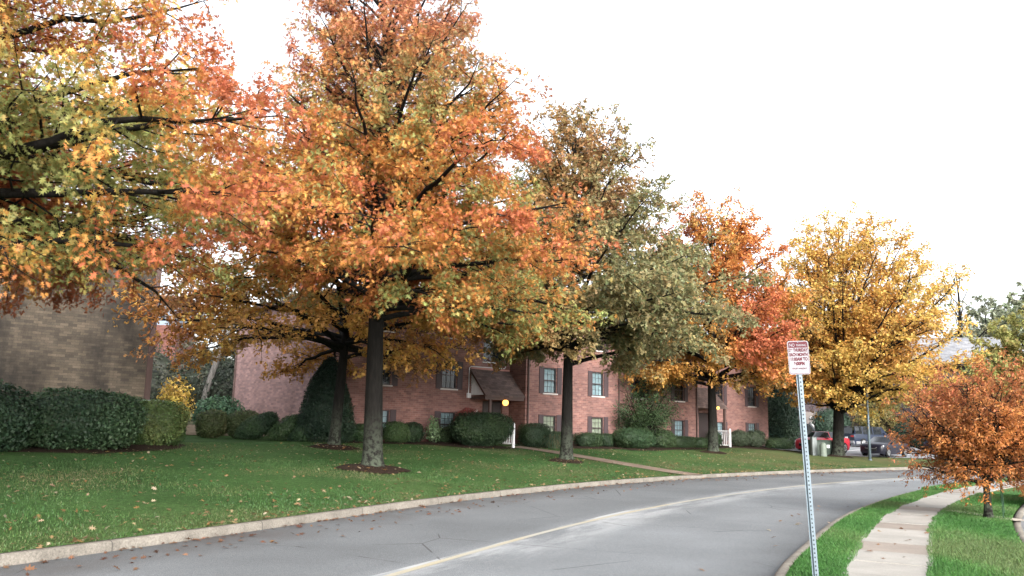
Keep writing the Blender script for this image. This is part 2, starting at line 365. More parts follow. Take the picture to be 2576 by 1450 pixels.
# kerbs
def kerb(name, C, side, h, w=.15):
    P, s = resample(C, .5); N = normals(P) * side
    prof = [(0, -.02), (.012, h * .8), (.03, h - .012), (.055, h), (w, h), (w, h - .1)]
    X = np.stack([P[:, 0] + N[:, 0] * o for o, z in prof], 1); Y = np.stack([P[:, 1] + N[:, 1] * o for o, z in prof], 1)
    Z = np.stack([np.full(len(P), z) for o, z in prof], 1); u = s[:, None] + 0 * X; v = np.array([z + o for o, z in prof])[None] + 0 * X
    o = grid_mesh(name, X, Y, Z, M_KERB, u, v, smooth=False)
    return struct(o)
kerb('kerb', FK, 1, .145); kerb('kerb', NK, -1, .13)
# centre line
P, s = resample(YL, .5); N = normals(P); w = .06
struct(grid_mesh('road_marking', np.stack([P[:, 0] - N[:, 0] * w, P[:, 0] + N[:, 0] * w], 1), np.stack([P[:, 1] - N[:, 1] * w, P[:, 1] + N[:, 1] * w], 1), np.full((len(P), 2), .006), M_YEL, np.stack([s * 0, s * 0 + 1], 1), np.stack([s, s], 1)))
# near side: verge, sidewalk, lawn, kerbed lot
nk, ns = resample(NK, .4); nn = -normals(nk)
def strip(name, q0, q1, n, z, mat, z1=None):
    q = np.linspace(q0, q1, n); X = nk[:, :1] + nn[:, :1] * q; Y = nk[:, 1:] + nn[:, 1:] * q
    Z = np.linspace(z, z if z1 is None else z1, n)[None] + 0 * X
    pp = np.stack([X.ravel(), Y.ravel()], 1)
    return struct(grid_mesh(name, X, Y, Z, mat, attr=np.clip(fbm(pp, .8, 5).reshape(X.shape) - .55, 0, .5)))
strip('verge', .14, .84, 5, .115, M_TURF2)
strip('lawn', 1.86, 3.28, 6, .115, M_TURF2)
sl = MB(); cols = []; d0 = 0; step = 1.2
rs = np.random.RandomState(5)
def nearpt(sv, q):
    x = np.interp(sv, ns, nk[:, 0]); y = np.interp(sv, ns, nk[:, 1]); nx = np.interp(sv, ns, nn[:, 0]); ny = np.interp(sv, ns, nn[:, 1]); return (x + nx * q, y + ny * q)
k = 0
while d0 < 60:
    d1 = d0 + step - .014; m = (d0 + d1) / 2
    A = [nearpt(v, q) for v, q in ((d0, .8), (m, .8), (d1, .8), (d1, 1.9), (m, 1.9), (d0, 1.9))]
    z = .142 + rs.uniform(-.006, .006)
    sl.poly([(x, y, z) for x, y in A][::-1])
    for p, q in zip(A, A[1:] + A[:1]): sl.poly([(*p, z), (*q, z), (*q, .0), (*p, .0)])
    base = np.array((.275, .262, .24)) * rs.uniform(.92, 1.08)
    if rs.rand() < .16: base = np.array((.22, .19, .165)) * rs.uniform(.9, 1.15)
    cols += [base] * 7; d0 += step; k += 1
o = raw_mesh('sidewalk', sl.v, [len(f) for f in sl.f], [i for f in sl.f for i in f], M_WALK, fcol=np.array(cols)); struct(o)
o = strip('driveway', 3.40, 12, 4, -.02, M_LOT)
P = nk + nn * 3.28
kerb('kerb', P, -1, .12)
# rest of the near side beyond the lot
bb = MB(); bb.poly([nearpt(0, 11.9) + (-.05,), nearpt(60, 11.9) + (-.05,), (140, 60, -.05), (140, -20, -.05)]); struct(bb.build('lawn', M_TURF2))
# small concrete path from the sidewalk to the lot, with a grass bed behind it
A, B = nearpt(25.9, 2.0), nearpt(24.2, 3.5)
pm = MB(); dv = Vector((B[0] - A[0], B[1] - A[1], 0)).normalized(); pv = Vector((-dv.y, dv.x, 0)) * .22
pm.poly([Vector((*A, .15)) - pv, Vector((*B, .15)) - pv, Vector((*B, .15)) + pv, Vector((*A, .15)) + pv]); struct(pm.build('path', M_CONC))
# walk from the building entrance to the kerb
pw = smooth([(.2, 42.6), (1.2, 41.9), (2.6, 40.3), (4.3, 37.9), (6.0, 35.4), (7.5, 33.75)], 2); pw, ps = resample(pw, .4); pn = normals(pw)
offs = np.array([-.6, -.2, .2, .6]); X = pw[:, :1] + pn[:, :1] * offs; Y = pw[:, 1:] + pn[:, 1:] * offs
Z = zq(X.ravel(), sdist(FK, X.ravel(), Y.ravel())).reshape(X.shape) + .03
struct(grid_mesh('path', X, Y, Z, M_PATH))
# parking lot on the far side
lx = np.linspace(0, 1, 30); ly = np.linspace(0, 1, 26)
c00, c10, c11, c01 = [np.array(p, float) for p in ((18.3, 58.5), (36, 61.5), (50, 84), (21, 92))]
U, Vv = np.meshgrid(lx, ly, indexing='ij'); PX = [(c00[k] * (1 - U) + c10[k] * U) * (1 - Vv) + (c01[k] * (1 - U) + c11[k] * U) * Vv for k in (0, 1)]
Z = zq(PX[0].ravel(), sdist(FK, PX[0].ravel(), PX[1].ravel())).reshape(U.shape) + .05
struct(grid_mesh('parking_lot', PX[0], PX[1], Z, M_LOT))
lm = MB()
for p, q in (((24.6, 63.5), (28.6, 68.2)), ((27.6, 61.8), (32.0, 66.6)), ((30.6, 60.8), (35, 65.4)), ((26, 71.5), (30, 76.3)), ((35, 70), (38.5, 75))):
    p, q = np.array(p), np.array(q); dv = (q - p) / np.linalg.norm(q - p); nv = np.array([-dv[1], dv[0]]) * .06
    for i in range(8):
        s0, s1 = p + (q - p) * i / 8, p + (q - p) * (i + 1) / 8
        lm.poly([(*c, zf(*c) + .075) for c in (s0 - nv, s1 - nv, s1 + nv, s0 + nv)])
struct(lm.build('road_marking', M_WHITE))
# ------------------------------------------------------------------ leaves, trees, shrubs
def star(lobes):
    return np.array([(x, y, 0.12 * abs(x) - .25 * y * y) for x, y in lobes], float)
T_OAK = star([(0, -.2), (.05, .05), (.30, .04), (.08, .2), (.46, .42), (.09, .44), (.30, .82), (.05, .68), (0, 1.08), (-.05, .68), (-.30, .82), (-.09, .44), (-.46, .42), (-.08, .2), (-.30, .04), (-.05, .05)])
T_MID = star([(0, -.1), (.42, .15), (.12, .4), (.36, .75), (0, 1), (-.36, .75), (-.12, .4), (-.42, .15)])
T_SIM = star([(0, -.1), (.34, .4), (0, 1), (-.34, .4)])
T_LONG = star([(0, -.1), (.2, .4), (0, 1), (-.2, .4)])
def unit(v): return v / np.maximum(np.linalg.norm(v, axis=-1, keepdims=True), 1e-9)
def leaf_arrays(C, N, D, size, tmpl):
    N = unit(N); T = unit(D - (D * N).sum(1)[:, None] * N); B = np.cross(N, T); k = len(tmpl); s = np.asarray(size)[:, None, None]
    V = C[:, None] + s * (tmpl[None, :, 0:1] * B[:, None] + tmpl[None, :, 1:2] * T[:, None] + tmpl[None, :, 2:3] * N[:, None])
    n = len(C); return V.reshape(-1, 3), np.full(n, k), np.arange(n * k)
def tint_of(P, stops, freq, seed, rng, bias=0, jit=.16, spread=.12):
    n = fbm(P, freq, seed); n = np.clip((n - .5) * 1.25 + .5 + bias + rng.normal(0, spread, len(P)), 0, .999)
    st = np.array(stops); f = n * (len(st) - 1); i = f.astype(int); w = (f - i)[:, None]; c = st[i] * (1 - w) + st[np.minimum(i + 1, len(st) - 1)] * w
    return np.clip(c * rng.uniform(1 - jit * 1.6, 1 + jit * 1.6, (len(P), 1)) * rng.uniform(1 - jit * .5, 1 + jit * .5, (len(P), 3)), .004, .8)
class Tubes:
    def __init__(s): s.V = []; s.F = []; s.n = 0
    def add(s, pts, rad, k):
        pts = np.asarray(pts, float); m = len(pts); t = unit(np.gradient(pts, axis=0)); ref = np.array([0, 0, 1.]) if abs(t[0, 2]) < .8 else np.array([1., 0, 0])
        a = unit(np.cross(t, ref)); b = np.cross(t, a); an = np.arange(k) * 2 * np.pi / k
        ring = pts[:, None] + np.asarray(rad)[:, None, None] * (np.cos(an)[None, :, None] * a[:, None] + np.sin(an)[None, :, None] * b[:, None])
        i, j = np.meshgrid(np.arange(m - 1), np.arange(k), indexing='ij'); q0 = s.n + i * k + j; q1 = s.n + i * k + (j + 1) % k
        s.F.append(np.stack([q0, q1, q1 + k, q0 + k], 2).reshape(-1, 4)); s.V.append(ring.reshape(-1, 3)); s.n += m * k
    def build(s, name, mat, parent):
        F = np.concatenate(s.F); return raw_mesh(name, np.concatenate(s.V), np.full(len(F), 4), F.ravel(), mat, parent, smooth=True)
def make_tree(name, label, cat, group, base, H, tr, prof, nprim, nleaf, lsize, tmpl, stops, seed, first=None, e0=2, e1=62, freq=.75, bias=None, az_r=None, az_z=None, bark=None,
              lean=(0, 0), droop=.25, secd=.42, jitter=.10, multi=None, gap=.12, lmat=None, crook=.05, spread=.12, top=.96, inner=.0, post=None):
    rng = np.random.RandomState(seed); root = empty(name, base, 0, label, cat, group); tb = Tubes()
    pz = np.array([p[0] for p in prof]); pr = np.array([p[1] for p in prof]); zc = pz[0]; first = first or zc * .8
    def trunk(z):
        z = np.asarray(z, float); u = z / H
        return np.stack([lean[0] * u + .12 * tr * 4 * np.sin(u * 7 + seed) * u, lean[1] * u + .12 * tr * 4 * np.cos(u * 6 + seed * 2) * u, z], -1)
    zs = np.concatenate([[-.15, .0, .12, .3, .6, 1.1], np.linspace(1.7, H * top, 16)]); zs = np.unique(np.clip(zs, -.15, H * top))
    rt = tr * np.maximum(1 - .96 * np.clip(zs / (H * top), 0, 1) ** 1.15, .02); rt *= 1 + .45 * np.exp(-np.maximum(zs, 0) / .16) + .10 * np.exp(-np.maximum(zs, 0) / .9)
    if multi is None: tb.add(trunk(zs), rt, 14)
    LP, LD, WT = [], [], []
    for i in range(nprim):
        u = (i + rng.uniform(.0, 1)) / nprim; h = zc + (pz[-1] - zc) * (u ** 1.05)
        rel = (h - zc) / (pz[-1] - zc); az = i * 2.39996 + rng.uniform(-.5, .5)
        rad = np.interp(h, pz, pr) * rng.uniform(.82, 1.08)
        if az_z: h = min(h + az_z(az) * (1 - rel), pz[-1])
        rad *= 1 + .16 * math.sin(az * 2 + seed) + .08 * math.sin(az * 5 + seed * 3)
        if az_r: rad *= az_r(az, rel)
        el = R(e0 + (e1 - e0) * rel ** .9 + rng.uniform(-9, 9))
        zo = np.clip(h - rad * math.tan(el), first + rng.uniform(0, .7), H * top * .985)
        p0 = trunk(zo) if multi is None else trunk(min(zo, .4)); tip = trunk(min(h, H)) + np.array([math.cos(az) * rad, math.sin(az) * rad, 0]); tip[2] = h - droop * rad * .25 * (1 - rel)
        L = np.linalg.norm(tip - p0)
        if L < .25: continue
        tt = np.linspace(0, 1, 9)[:, None]; mid = p0 * .5 + tip * .5 + np.array([0, 0, .10 * L * (1 - rel)]) + rng.normal(0, crook * L, 3)
        path = p0 * (1 - tt) ** 2 + 2 * mid * tt * (1 - tt) + tip * tt ** 2
        path[1:-1] += rng.normal(0, crook * .28 * L ** .7, (7, 3))
        rb = min(tr * .42, .018 + .0125 * L) * (1.15 - .45 * rel); rr_ = rb * (1 - tt[:, 0]) ** .8 + .007
        if i % 1 == 0: tb.add(path, rr_, 7)
        ns_ = max(3, int(L / secd)); side = 1
        for k in range(ns_):
            s0 = max(.16, inner if inner else .34 * (1 - 1.6 * rel)); s = s0 + (1 - s0) * (k + rng.uniform(0, 1)) / ns_
            if rng.rand() < gap: continue
            f = s * 8; j = min(int(f), 7); q = path[j] * (1 - f + j) + path[j + 1] * (f - j); tg = unit(path[j + 1] - path[j]); side = -side
            hz = unit(np.cross(tg, [0, 0, 1.]) + 1e-6); ang = R(rng.uniform(28, 68)); d = unit(tg * math.cos(ang) + hz * side * math.sin(ang) + np.array([0, 0, rng.normal(.08, .30)]))
            sl_ = (L * (.34 * (1 - s) + .10) + .25) * rng.uniform(.65, 1.25); sl_ = min(sl_, 2.6)
            t4 = np.linspace(0, 1, 4)[:, None]; sp_ = q + d * sl_ * t4 + np.array([0, 0, .12 * sl_]) * t4 - np.array([0, 0, droop * sl_]) * t4 ** 2; sp_[1:] += rng.normal(0, .05 * sl_, (3, 3))
            tb.add(sp_, np.linspace(min(.006 + .009 * sl_, rb * .6), .004, 4), 4)
            nt = max(2, int(sl_ / .2))
            for m in range(nt):
                s2 = .2 + .8 * (m + rng.uniform(0, 1)) / nt; f2 = s2 * 3; j2 = min(int(f2), 2); q2 = sp_[j2] * (1 - f2 + j2) + sp_[j2 + 1] * (f2 - j2)
                d2 = unit(d * .7 + rng.normal(0, .65, 3) + np.array([0, 0, -.12])); l2 = rng.uniform(.18, .5)
                e2 = q2 + d2 * l2
                if m % 2 == 0: tb.add(np.stack([q2, q2 + d2 * l2 * .5 + np.array([0, 0, .02]), e2]), (.004, .003, .002), 3)
                LP.append((q2, e2)); LD.append(d2); WT.append(l2)
    A = np.array([p[0] for p in LP]); B = np.array([p[1] for p in LP]); LD = np.array(LD); WT = np.array(WT) * (.35 + fbm(A, 1.3, seed + 9)); WT /= WT.sum()
    ii = rng.choice(len(A), nleaf, p=WT); s = rng.uniform(.05, 1.1, (nleaf, 1)); C = A[ii] * (1 - s) + B[ii] * s + rng.normal(0, jitter, (nleaf, 3))
    N = np.array([0, 0, .75]) + rng.normal(0, .62, (nleaf, 3)); D = LD[ii] * .8 + rng.normal(0, .6, (nleaf, 3)) + np.array([0, 0, -.45])
    bv = 0 if bias is None else bias(C)
    col = tint_of(C, stops, freq, seed, rng, bv, spread=spread)
    if post: col = post(C, col)
    V, ct, lp = leaf_arrays(C, N, D, lsize * rng.uniform(.65, 1.2, nleaf), tmpl)
    tb.build('trunk', bark or M_BARK, root)
    raw_mesh('crown', V, ct, lp, lmat or M_LEAF, root, fcol=col)
    return root
G1 = (.12, .155, .075); G2 = (.165, .19, .095); OL = (.24, .205, .095); YG = (.36, .31, .11); YE = (.56, .37, .10); GO = (.50, .265, .07); OR = (.49, .20, .06); RO = (.45, .145, .07); RE = (.36, .105, .08); PK = (.43, .195, .155); BR = (.33, .17, .075); GY = (.27, .29, .10); RU = (.34, .135, .055)
STREET = 'autumn trees along the kerb'
zT = lambda x, y: (x, y, zf(x, y))
# T0 near left, trunk outside the frame
make_tree('oak_tree', 'nearest pin oak with green and orange lobed leaves filling the upper left corner', 'tree', STREET, zT(-11.2, 13.6), 15.5, .36,
          [(4.0, 5.6), (4.9, 7.0), (6.3, 7.7), (8, 7.4), (9.5, 6.5), (10.5, 5.9), (12, 4.8), (14, 2.8), (15.5, .3)], 104, 200000, .122, T_OAK, [RO, OR, OR, GO, YE, YG, GY], 11, spread=.18, first=3.6, e0=-4, e1=55, bias=lambda C: -.13 - .18 * np.clip((C[:, 2] - 5.8) / 1.2, 0, 1) + .2 * np.exp(-((C[:, 2] - 5.2) / 1.0) ** 2), freq=.9, gap=.06)
make_tree('oak_tree', 'tall bright orange pin oak with the thickest trunk on the lawn in the middle', 'tree', STREET, zT(-4.22, 26.4), 19, .30,
          [(4.6, 4.6), (5.4, 6.8), (6.8, 7.3), (8.5, 6.4), (10.5, 5.2), (12.5, 4.3), (14.5, 3.5), (16.5, 3.0), (18, 2.3), (19.2, .4)], 104, 145000, .145, T_OAK, [RO, OR, RO, OR, GO, OR, GO, YG, GY], 23, spread=.2, first=4.3, e0=-3, e1=60,
          lean=(-.4, 0), az_r=lambda a, r: 1 + .15 * math.cos(a) * (1 - r), az_z=lambda a: 1.5 * max(0, -math.cos(a)), post=lambda C, c: c * (1 - .62 * np.clip((C[:, 2:3] - 9.5) / 6, 0, 1)) + np.array(PK) * .62 * np.clip((C[:, 2:3] - 9.5) / 6, 0, 1), bias=lambda C: .02 - .06 * np.clip((C[:, 2] - 9) / 6, 0, 1) + .28 * np.exp(-(np.hypot(C[:, 0], C[:, 1]) / 3.2) ** 2) * (C[:, 2] < 7))  # upper leaves blended to pink: sky bleed put into their colour
make_tree('oak_tree', 'slim brown-orange oak beside the dark cone shrub, spreading low branches to the left', 'tree', STREET, zT(-6.95, 33.6), 14.5, .22,
          [(3.2, 4.6), (3.9, 6.4), (5.4, 7.0), (8.0, 5.8), (10.5, 4.0), (12.6, 2.4), (14.3, .4)], 70, 36000, .15, T_MID, [BR, OR, GO, GO, YE, BR, GO], 37, first=3.5, e0=-2, e1=52, lean=(.6, 0), secd=.45, inner=.5, az_r=lambda a, r: 1 - .1 * math.cos(a))
make_tree('oak_tree', 'olive green oak with orange tips in front of the middle windows', 'tree', STREET, zT(2.48, 35.8), 16.2, .26,
          [(4.5, 3.5), (5.4, 6.4), (6.8, 6.8), (8.2, 6.0), (9.6, 5.0), (11.2, 4.1), (13, 3.3), (14.7, 2.2), (16.0, .5)], 92, 105000, .15, T_MID, [(.33, .19, .09), OL, (.28, .22, .10), G2, OL, G2, (.27, .22, .10)], 41, spread=.24, post=lambda C, c: c + (np.array(OR) * .9 - c) * (.55 * np.clip((1.5 - C[:, 0:1]) / 4, 0, 1) * (fbm(C, .9, 77)[:, None] > .38)), first=3.9, e0=0, e1=60, lean=(.2, 0),
          az_z=lambda a: .9 * max(0, -math.cos(a)), freq=.6)
make_tree('oak_tree', 'orange oak behind the no parking sign, between the olive tree and the yellow tree', 'tree', STREET, zT(11.9, 48.8), 15.6, .28,
          [(3.9, 3.0), (4.8, 5.0), (6.4, 5.7), (8.2, 5.5), (10, 5.0), (12, 3.8), (13.4, 2.7), (14.8, 1.9), (15.6, .4)], 78, 72000, .18, T_SIM, [RO, OR, OR, GO, OL, GO], 53, first=3.8, e0=4, e1=62, freq=.55, bias=lambda C: -.06 * (C[:, 2] > 9) - .05 * np.clip(C[:, 0] / 4, 0, 1) + .12 * (C[:, 0] < 0) * (C[:, 2] < 9))
make_tree('maple_tree', 'golden yellow maple with many rising limbs beside the parking lot', 'tree', STREET, zT(22.2, 56.6), 17, .38,
          [(3.4, 3.6), (4.6, 6.0), (7, 6.8), (9.8, 7.0), (12.5, 6.2), (14.5, 4.8), (16.2, 2.8), (17, .8)], 86, 98000, .19, T_SIM, [GO, YE, YE, YE, YE, YE, YG], 67, first=2.8, e0=12, e1=74, freq=.42, bias=lambda C: .05 - .3 * np.exp(-(((C[:, 0] - 1) / 2.5) ** 2 + ((C[:, 2] - 13) / 2.5) ** 2)), droop=.15, lean=(.9, 0), az_r=lambda a, r: 1 + .12 * math.cos(a))
make_tree('oak_tree', 'small russet orange tree on the grass beside the sidewalk', 'tree', STREET, (10.70, 18.9, .115), 3.25, .075,
          [(.78, .75), (1.0, 1.15), (1.35, 1.25), (1.75, 1.5), (2.15, 1.6), (2.55, 1.35), (2.9, 1.1), (3.2, .75)], 64, 46000, .082, T_LONG, [RU, RO, RU, OR, BR, RU, OR], 71, spread=.2, first=.72, e0=4, e1=80, secd=.2, jitter=.05, freq=1.8, droop=.1)
# background trees
BACK = 'trees behind the buildings'
make_tree('yellow_green_tree', 'yellow-green tree beyond the grey roof at the right edge', 'tree', BACK, zT(46.5, 74), 13.5, .3, [(3, 3), (5, 5.2), (8, 5.2), (11, 3.6), (13.5, .6)], 60, 42000, .3, T_SIM, [OL, GY, YG, GY, YG], 83, freq=.4)
make_tree('dull_green_tree', 'tall dull green tree farthest right behind the yellow-green one', 'tree', BACK, (67, 104, 3), 19, .4, [(4, 4), (7, 7), (12, 7), (16, 4.5), (19, .6)], 60, 42000, .5, T_SIM, [(.23, .265, .175), (.28, .30, .19), (.25, .28, .20)], 89, freq=.3)  # leaf tints paled to stand in for distance haze
make_tree('bare_tree', 'nearly leafless dark tree with crooked limbs rising over the grey roof', 'tree', BACK, (50.2, 92, 2.5), 19.5, .42, [(8, 2.5), (11, 4.5), (14, 5), (17, 4), (19.5, 1)], 14, 500, .3, T_SIM, [G2, OL], 97, e0=30, e1=70, crook=.10, gap=.55, secd=.9)
make_tree('bare_tree', 'thin leafless tree just left of the crooked bare one', 'tree', BACK, (45.0, 93, 2.5), 19.5, .25, [(9, 1), (13, 2), (17, 1.8), (19.5, .5)], 8, 200, .3, T_SIM, [G2, OL], 99, e0=45, e1=75, crook=.10, gap=.5, secd=.9)
make_tree('grey_green_tree', 'thin grey-green tree under the bare limbs beside the grey roof', 'tree', BACK, (54.5, 94, 2.5), 15.5, .3, [(3, 3), (7, 4.5), (11, 4), (15.5, .6)], 40, 15000, .38, T_SIM, [(.22, .25, .18), (.27, .28, .20)], 101, freq=.4, gap=.3)  # crown lightened, distance haze painted into the leaf colours
make_tree('lot_tree', 'low yellowish tree behind the dark minivan', 'tree', BACK, zT(37.0, 83.5), 5.6, .14, [(1.4, 1.4), (2.4, 2.6), (3.6, 2.5), (5.6, .4)], 30, 7000, .2, T_SIM, [OL, YG, G2, YE], 103, freq=.8)
for i, (x, y, h, s_) in enumerate(((-20.8, 60, 11, 1), (-19.5, 68, 15, 0), (-16.2, 63, 12, 0))):
    make_tree('wood_tree', ['low dark green tree in the wood just behind the leaning trunk', 'tallest dark twiggy tree deep in the wood', 'dark twiggy tree in the wood touching the pink end wall'][i], 'tree', 'trees of the dark wood',
              (x, y, zf(x, y)), h, .22, [(2, 2), (4, 3.2), (h * .6, 3.0), (h, .6)], 34, 5200 if s_ == 0 else 7000, .28, T_SIM, [(.045, .06, .04), (.065, .08, .05), (.10, .095, .065), (.13, .11, .08)], 120 + i, freq=.5, gap=.25, bark=M_BARK2)
lt = empty('leaning_trunk', (-19.2, 52, zf(-19.2, 52)), 0, 'pale grey leaning tree trunk with bare forked limbs in the gap between the buildings', 'tree')
tb = Tubes(); tb.add([(0, 0, -.2), (.3, 0, 2.5), (.9, .1, 5), (1.7, .2, 7.2), (2.4, .3, 9.2)], (.24, .21, .18, .14, .08), 9); tb.add([(1.5, .2, 6.5), (2.3, .1, 7.2), (3.2, 0, 7.7)], (.1, .07, .03), 6); tb.add([(1.0, .1, 5.2), (.1, 0, 6.6), (-.6, -.1, 7.6), (-1.6, -.1, 8.2)], (.09, .07, .05, .02), 6); tb.add([(1.7, .2, 7.2), (1.4, .2, 8.4), (1.6, .2, 9.6)], (.1, .07, .03), 6)
tb.build('trunk', M_BARK2, lt)
def shrub(name, label, group, loc, dims, stops, seed, n=6000, lsize=.08, power=2.4, rz=0, slant=(0, 0), tmpl=T_SIM, cone=0, lift=.04, core=.84, rough=.10, cat='shrub', freq=2.0, up=.5, flat_top=False):
    """clipped or rounded shrub: leaves on and in a super-ellipsoid of dims (full sizes)"""
    rng = np.random.RandomState(seed); root = empty(name, loc, rz, label, cat, group); a, b, h = dims[0] / 2, dims[1] / 2, dims[2]
    def surf(d, k=1.0):
        r = (np.abs(d[:, 0]) ** power + np.abs(d[:, 1]) ** power + np.abs(d[:, 2]) ** power) ** (-1 / power); p = d * (r * k)[:, None]
        zn = (p[:, 2] + 1) / 2; w = 1 - cone * zn
        q = np.stack([p[:, 0] * a * w, p[:, 1] * b * w, lift + zn * h], 1); q[:, 0] += slant[0] * zn * h; q[:, 1] += slant[1] * zn * h; return q
    d = unit(rng.normal(size=(n, 3))); k = 1 - np.abs(rng.normal(0, rough, n)) + (fbm(d, 3.5, seed + 2) - .5) * .16; C = surf(d, k[:]) + rng.normal(0, lsize * .25, (n, 3))
    C[:, 2] = np.maximum(C[:, 2], .02)
    N = unit(d / np.array([a, b, h / 2])) * .9 + rng.normal(0, .55, (n, 3)) + np.array([0, 0, .2]); D = rng.normal(0, .7, (n, 3)) + np.array([0, 0, up]) + d * .4
    V, ct, lp = leaf_arrays(C, N, D, lsize * rng.uniform(.6, 1.25, n), tmpl); col = tint_of(C, stops, freq, seed, rng)
    # closed lumpy inner body, leaf tint darkened to paint the shade inside
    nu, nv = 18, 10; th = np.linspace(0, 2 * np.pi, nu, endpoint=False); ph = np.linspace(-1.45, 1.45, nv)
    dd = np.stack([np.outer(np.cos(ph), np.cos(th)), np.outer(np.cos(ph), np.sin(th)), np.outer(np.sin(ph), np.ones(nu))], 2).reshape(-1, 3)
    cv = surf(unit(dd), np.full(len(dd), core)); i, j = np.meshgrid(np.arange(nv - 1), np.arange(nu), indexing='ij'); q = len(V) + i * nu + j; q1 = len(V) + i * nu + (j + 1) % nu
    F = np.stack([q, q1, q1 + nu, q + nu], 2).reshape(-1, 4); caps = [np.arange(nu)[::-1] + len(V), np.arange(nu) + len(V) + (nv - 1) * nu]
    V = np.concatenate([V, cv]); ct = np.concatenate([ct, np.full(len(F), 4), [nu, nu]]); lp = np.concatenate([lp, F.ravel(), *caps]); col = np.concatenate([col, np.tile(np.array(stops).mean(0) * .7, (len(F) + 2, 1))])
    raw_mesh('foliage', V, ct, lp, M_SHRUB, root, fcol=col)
    tb = Tubes()
    for q in range(5):
        az = q * 1.3 + seed; tb.add([(.05 * math.cos(az), .05 * math.sin(az), -.05), (a * .3 * math.cos(az), b * .3 * math.sin(az), .25 * h), (a * .5 * math.cos(az) + slant[0] * h * .5, b * .5 * math.sin(az) + slant[1] * h * .5, .55 * h)], (.035, .025, .012), 5)
    tb.build('stem', M_BARK, root); return root
DG = [(.028, .054, .030), (.046, .084, .042), (.068, .112, .054)]; MG = [(.030, .060, .028), (.045, .085, .035), (.065, .105, .04)]; YGn = [(.045, .082, .03), (.07, .112, .036), (.11, .135, .045)]
DKG = [(.014, .030, .020), (.022, .044, .028), (.034, .058, .034)]
g = 'shrubs before the brown building'
shrub('rounded_bush', 'large dark rounded bush at the left edge of the lawn', g, (-14.3, 22.6, .72), (3.0, 2.6, 1.95), DG, 1, 9000, .10, 2.3, freq=1.5, lift=0, rough=.1)
shrub('rounded_bush', 'broad dark rounded bush below the brown wall, second from the left edge', g, (-13.0, 25.2, .8), (3.8, 2.8, 1.85), DG, 2, 12000, .10, 2.4, rz=.9, freq=1.4, lift=0, rough=.1)
shrub('clipped_hedge', 'dark green hedge between the rounded bush and the yellowish hedge end', g, (-13.2, 27.6, .85), (2.6, 1.7, 1.75), [MG[0], YGn[0], MG[1]], 3, 8000, .08, 3.4, rz=.8, lift=0)
shrub('clipped_hedge', 'yellowish green flat-topped hedge at the right end of the left shrubs', g, (-12.2, 28.6, .84), (2.1, 1.8, 1.62), YGn, 4, 9000, .075, 4.0, rz=.5, cone=-.12, lift=0)
g = 'shrubs before the pink end wall'
shrub('square_shrub', 'leafy square shrub standing leftmost before the pink end wall', g, (-13.9, 39.4, .98), (1.45, 1.3, 1.25), [(.05, .075, .03), (.075, .10, .04), (.11, .11, .05)], 5, 5000, .08, 3.2, rz=.3)
shrub('square_shrub', 'leafy square shrub right beside the leftmost one', g, (-12.6, 39.8, .98), (1.6, 1.3, 1.25), [(.05, .075, .03), (.075, .10, .04), (.11, .11, .05)], 6, 5000, .08, 3.2, rz=.2)
shrub('slanting_shrub', 'clipped shrub leaning right, largest of the three slanting ones', g, (-11.7, 37.6, .95), (1.6, 1.5, 1.25), [(.018, .038, .022), (.03, .06, .03), (.048, .085, .036)], 7, 6000, .07, 2.8, slant=(.75, .1), cone=.2)
shrub('slanting_shrub', 'clipped shrub leaning right, middle of the three slanting ones', g, (-10.2, 37.0, .93), (1.25, 1.4, 1.2), [(.018, .038, .022), (.03, .06, .03), (.048, .085, .036)], 8, 5000, .07, 2.8, slant=(.72, .1), cone=.2)
shrub('slanting_shrub', 'clipped shrub leaning right, smallest of the three beside the tall cone', g, (-9.15, 36.4, .92), (1.1, 1.3, 1.15), [(.018, .038, .022), (.03, .06, .03), (.048, .085, .036)], 9, 5000, .07, 2.8, slant=(.70, .1), cone=.2)
shrub('cone_shrub', 'tall dark green egg-shaped evergreen at the corner of the pink building', g, (-8.0, 36.6, .9), (3.0, 2.5, 3.6), DKG, 10, 17000, .11, 2.7, cone=.66, up=.9, rough=.06, freq=1.6, tmpl=T_LONG)
# ------------------------------------------------------------------ buildings
def wall(mb, p0, du, length, z0, z1, openings=(), out=(0, -1, 0), depth=.13):
    """vertical wall from p0 along du; openings (u0,u1,z0,z1) are cut with reveals going inwards"""
    p0 = Vector(p0); du = Vector(du).normalized(); out = Vector(out)
    us = sorted({0, length, *[o[0] for o in openings], *[o[1] for o in openings]}); zs = sorted({z0, z1, *[o[2] for o in openings], *[o[3] for o in openings]})
    P = lambda u, z, d=0: p0 + du * u + Vector((0, 0, z)) - out * d
    flip = du.cross(Vector((0, 0, 1))).dot(out) < 0
    def add(pts, uv):
        mb.poly(pts[::-1] if flip else pts, uv[::-1] if flip else uv)
    for ua, ub in zip(us[:-1], us[1:]):
        for za, zb in zip(zs[:-1], zs[1:]):
            m = ((ua + ub) / 2, (za + zb) / 2)
            if any(o[0] < m[0] < o[1] and o[2] < m[1] < o[3] for o in openings): continue
            add([P(ua, za), P(ub, za), P(ub, zb), P(ua, zb)], [(ua, za), (ub, za), (ub, zb), (ua, zb)])
    for a, b, c, d in openings:
        for q in ([(a, c), (a, d)], [(a, d), (b, d)], [(b, d), (b, c)], [(b, c), (a, c)]):
            (u0, w0), (u1, w1) = q; pts = [P(u0, w0), P(u1, w1), P(u1, w1, depth), P(u0, w0, depth)]; add(pts, [(u0, w0), (u1, w1), (u1, w1 + .0), (u0, w0 + .1)])
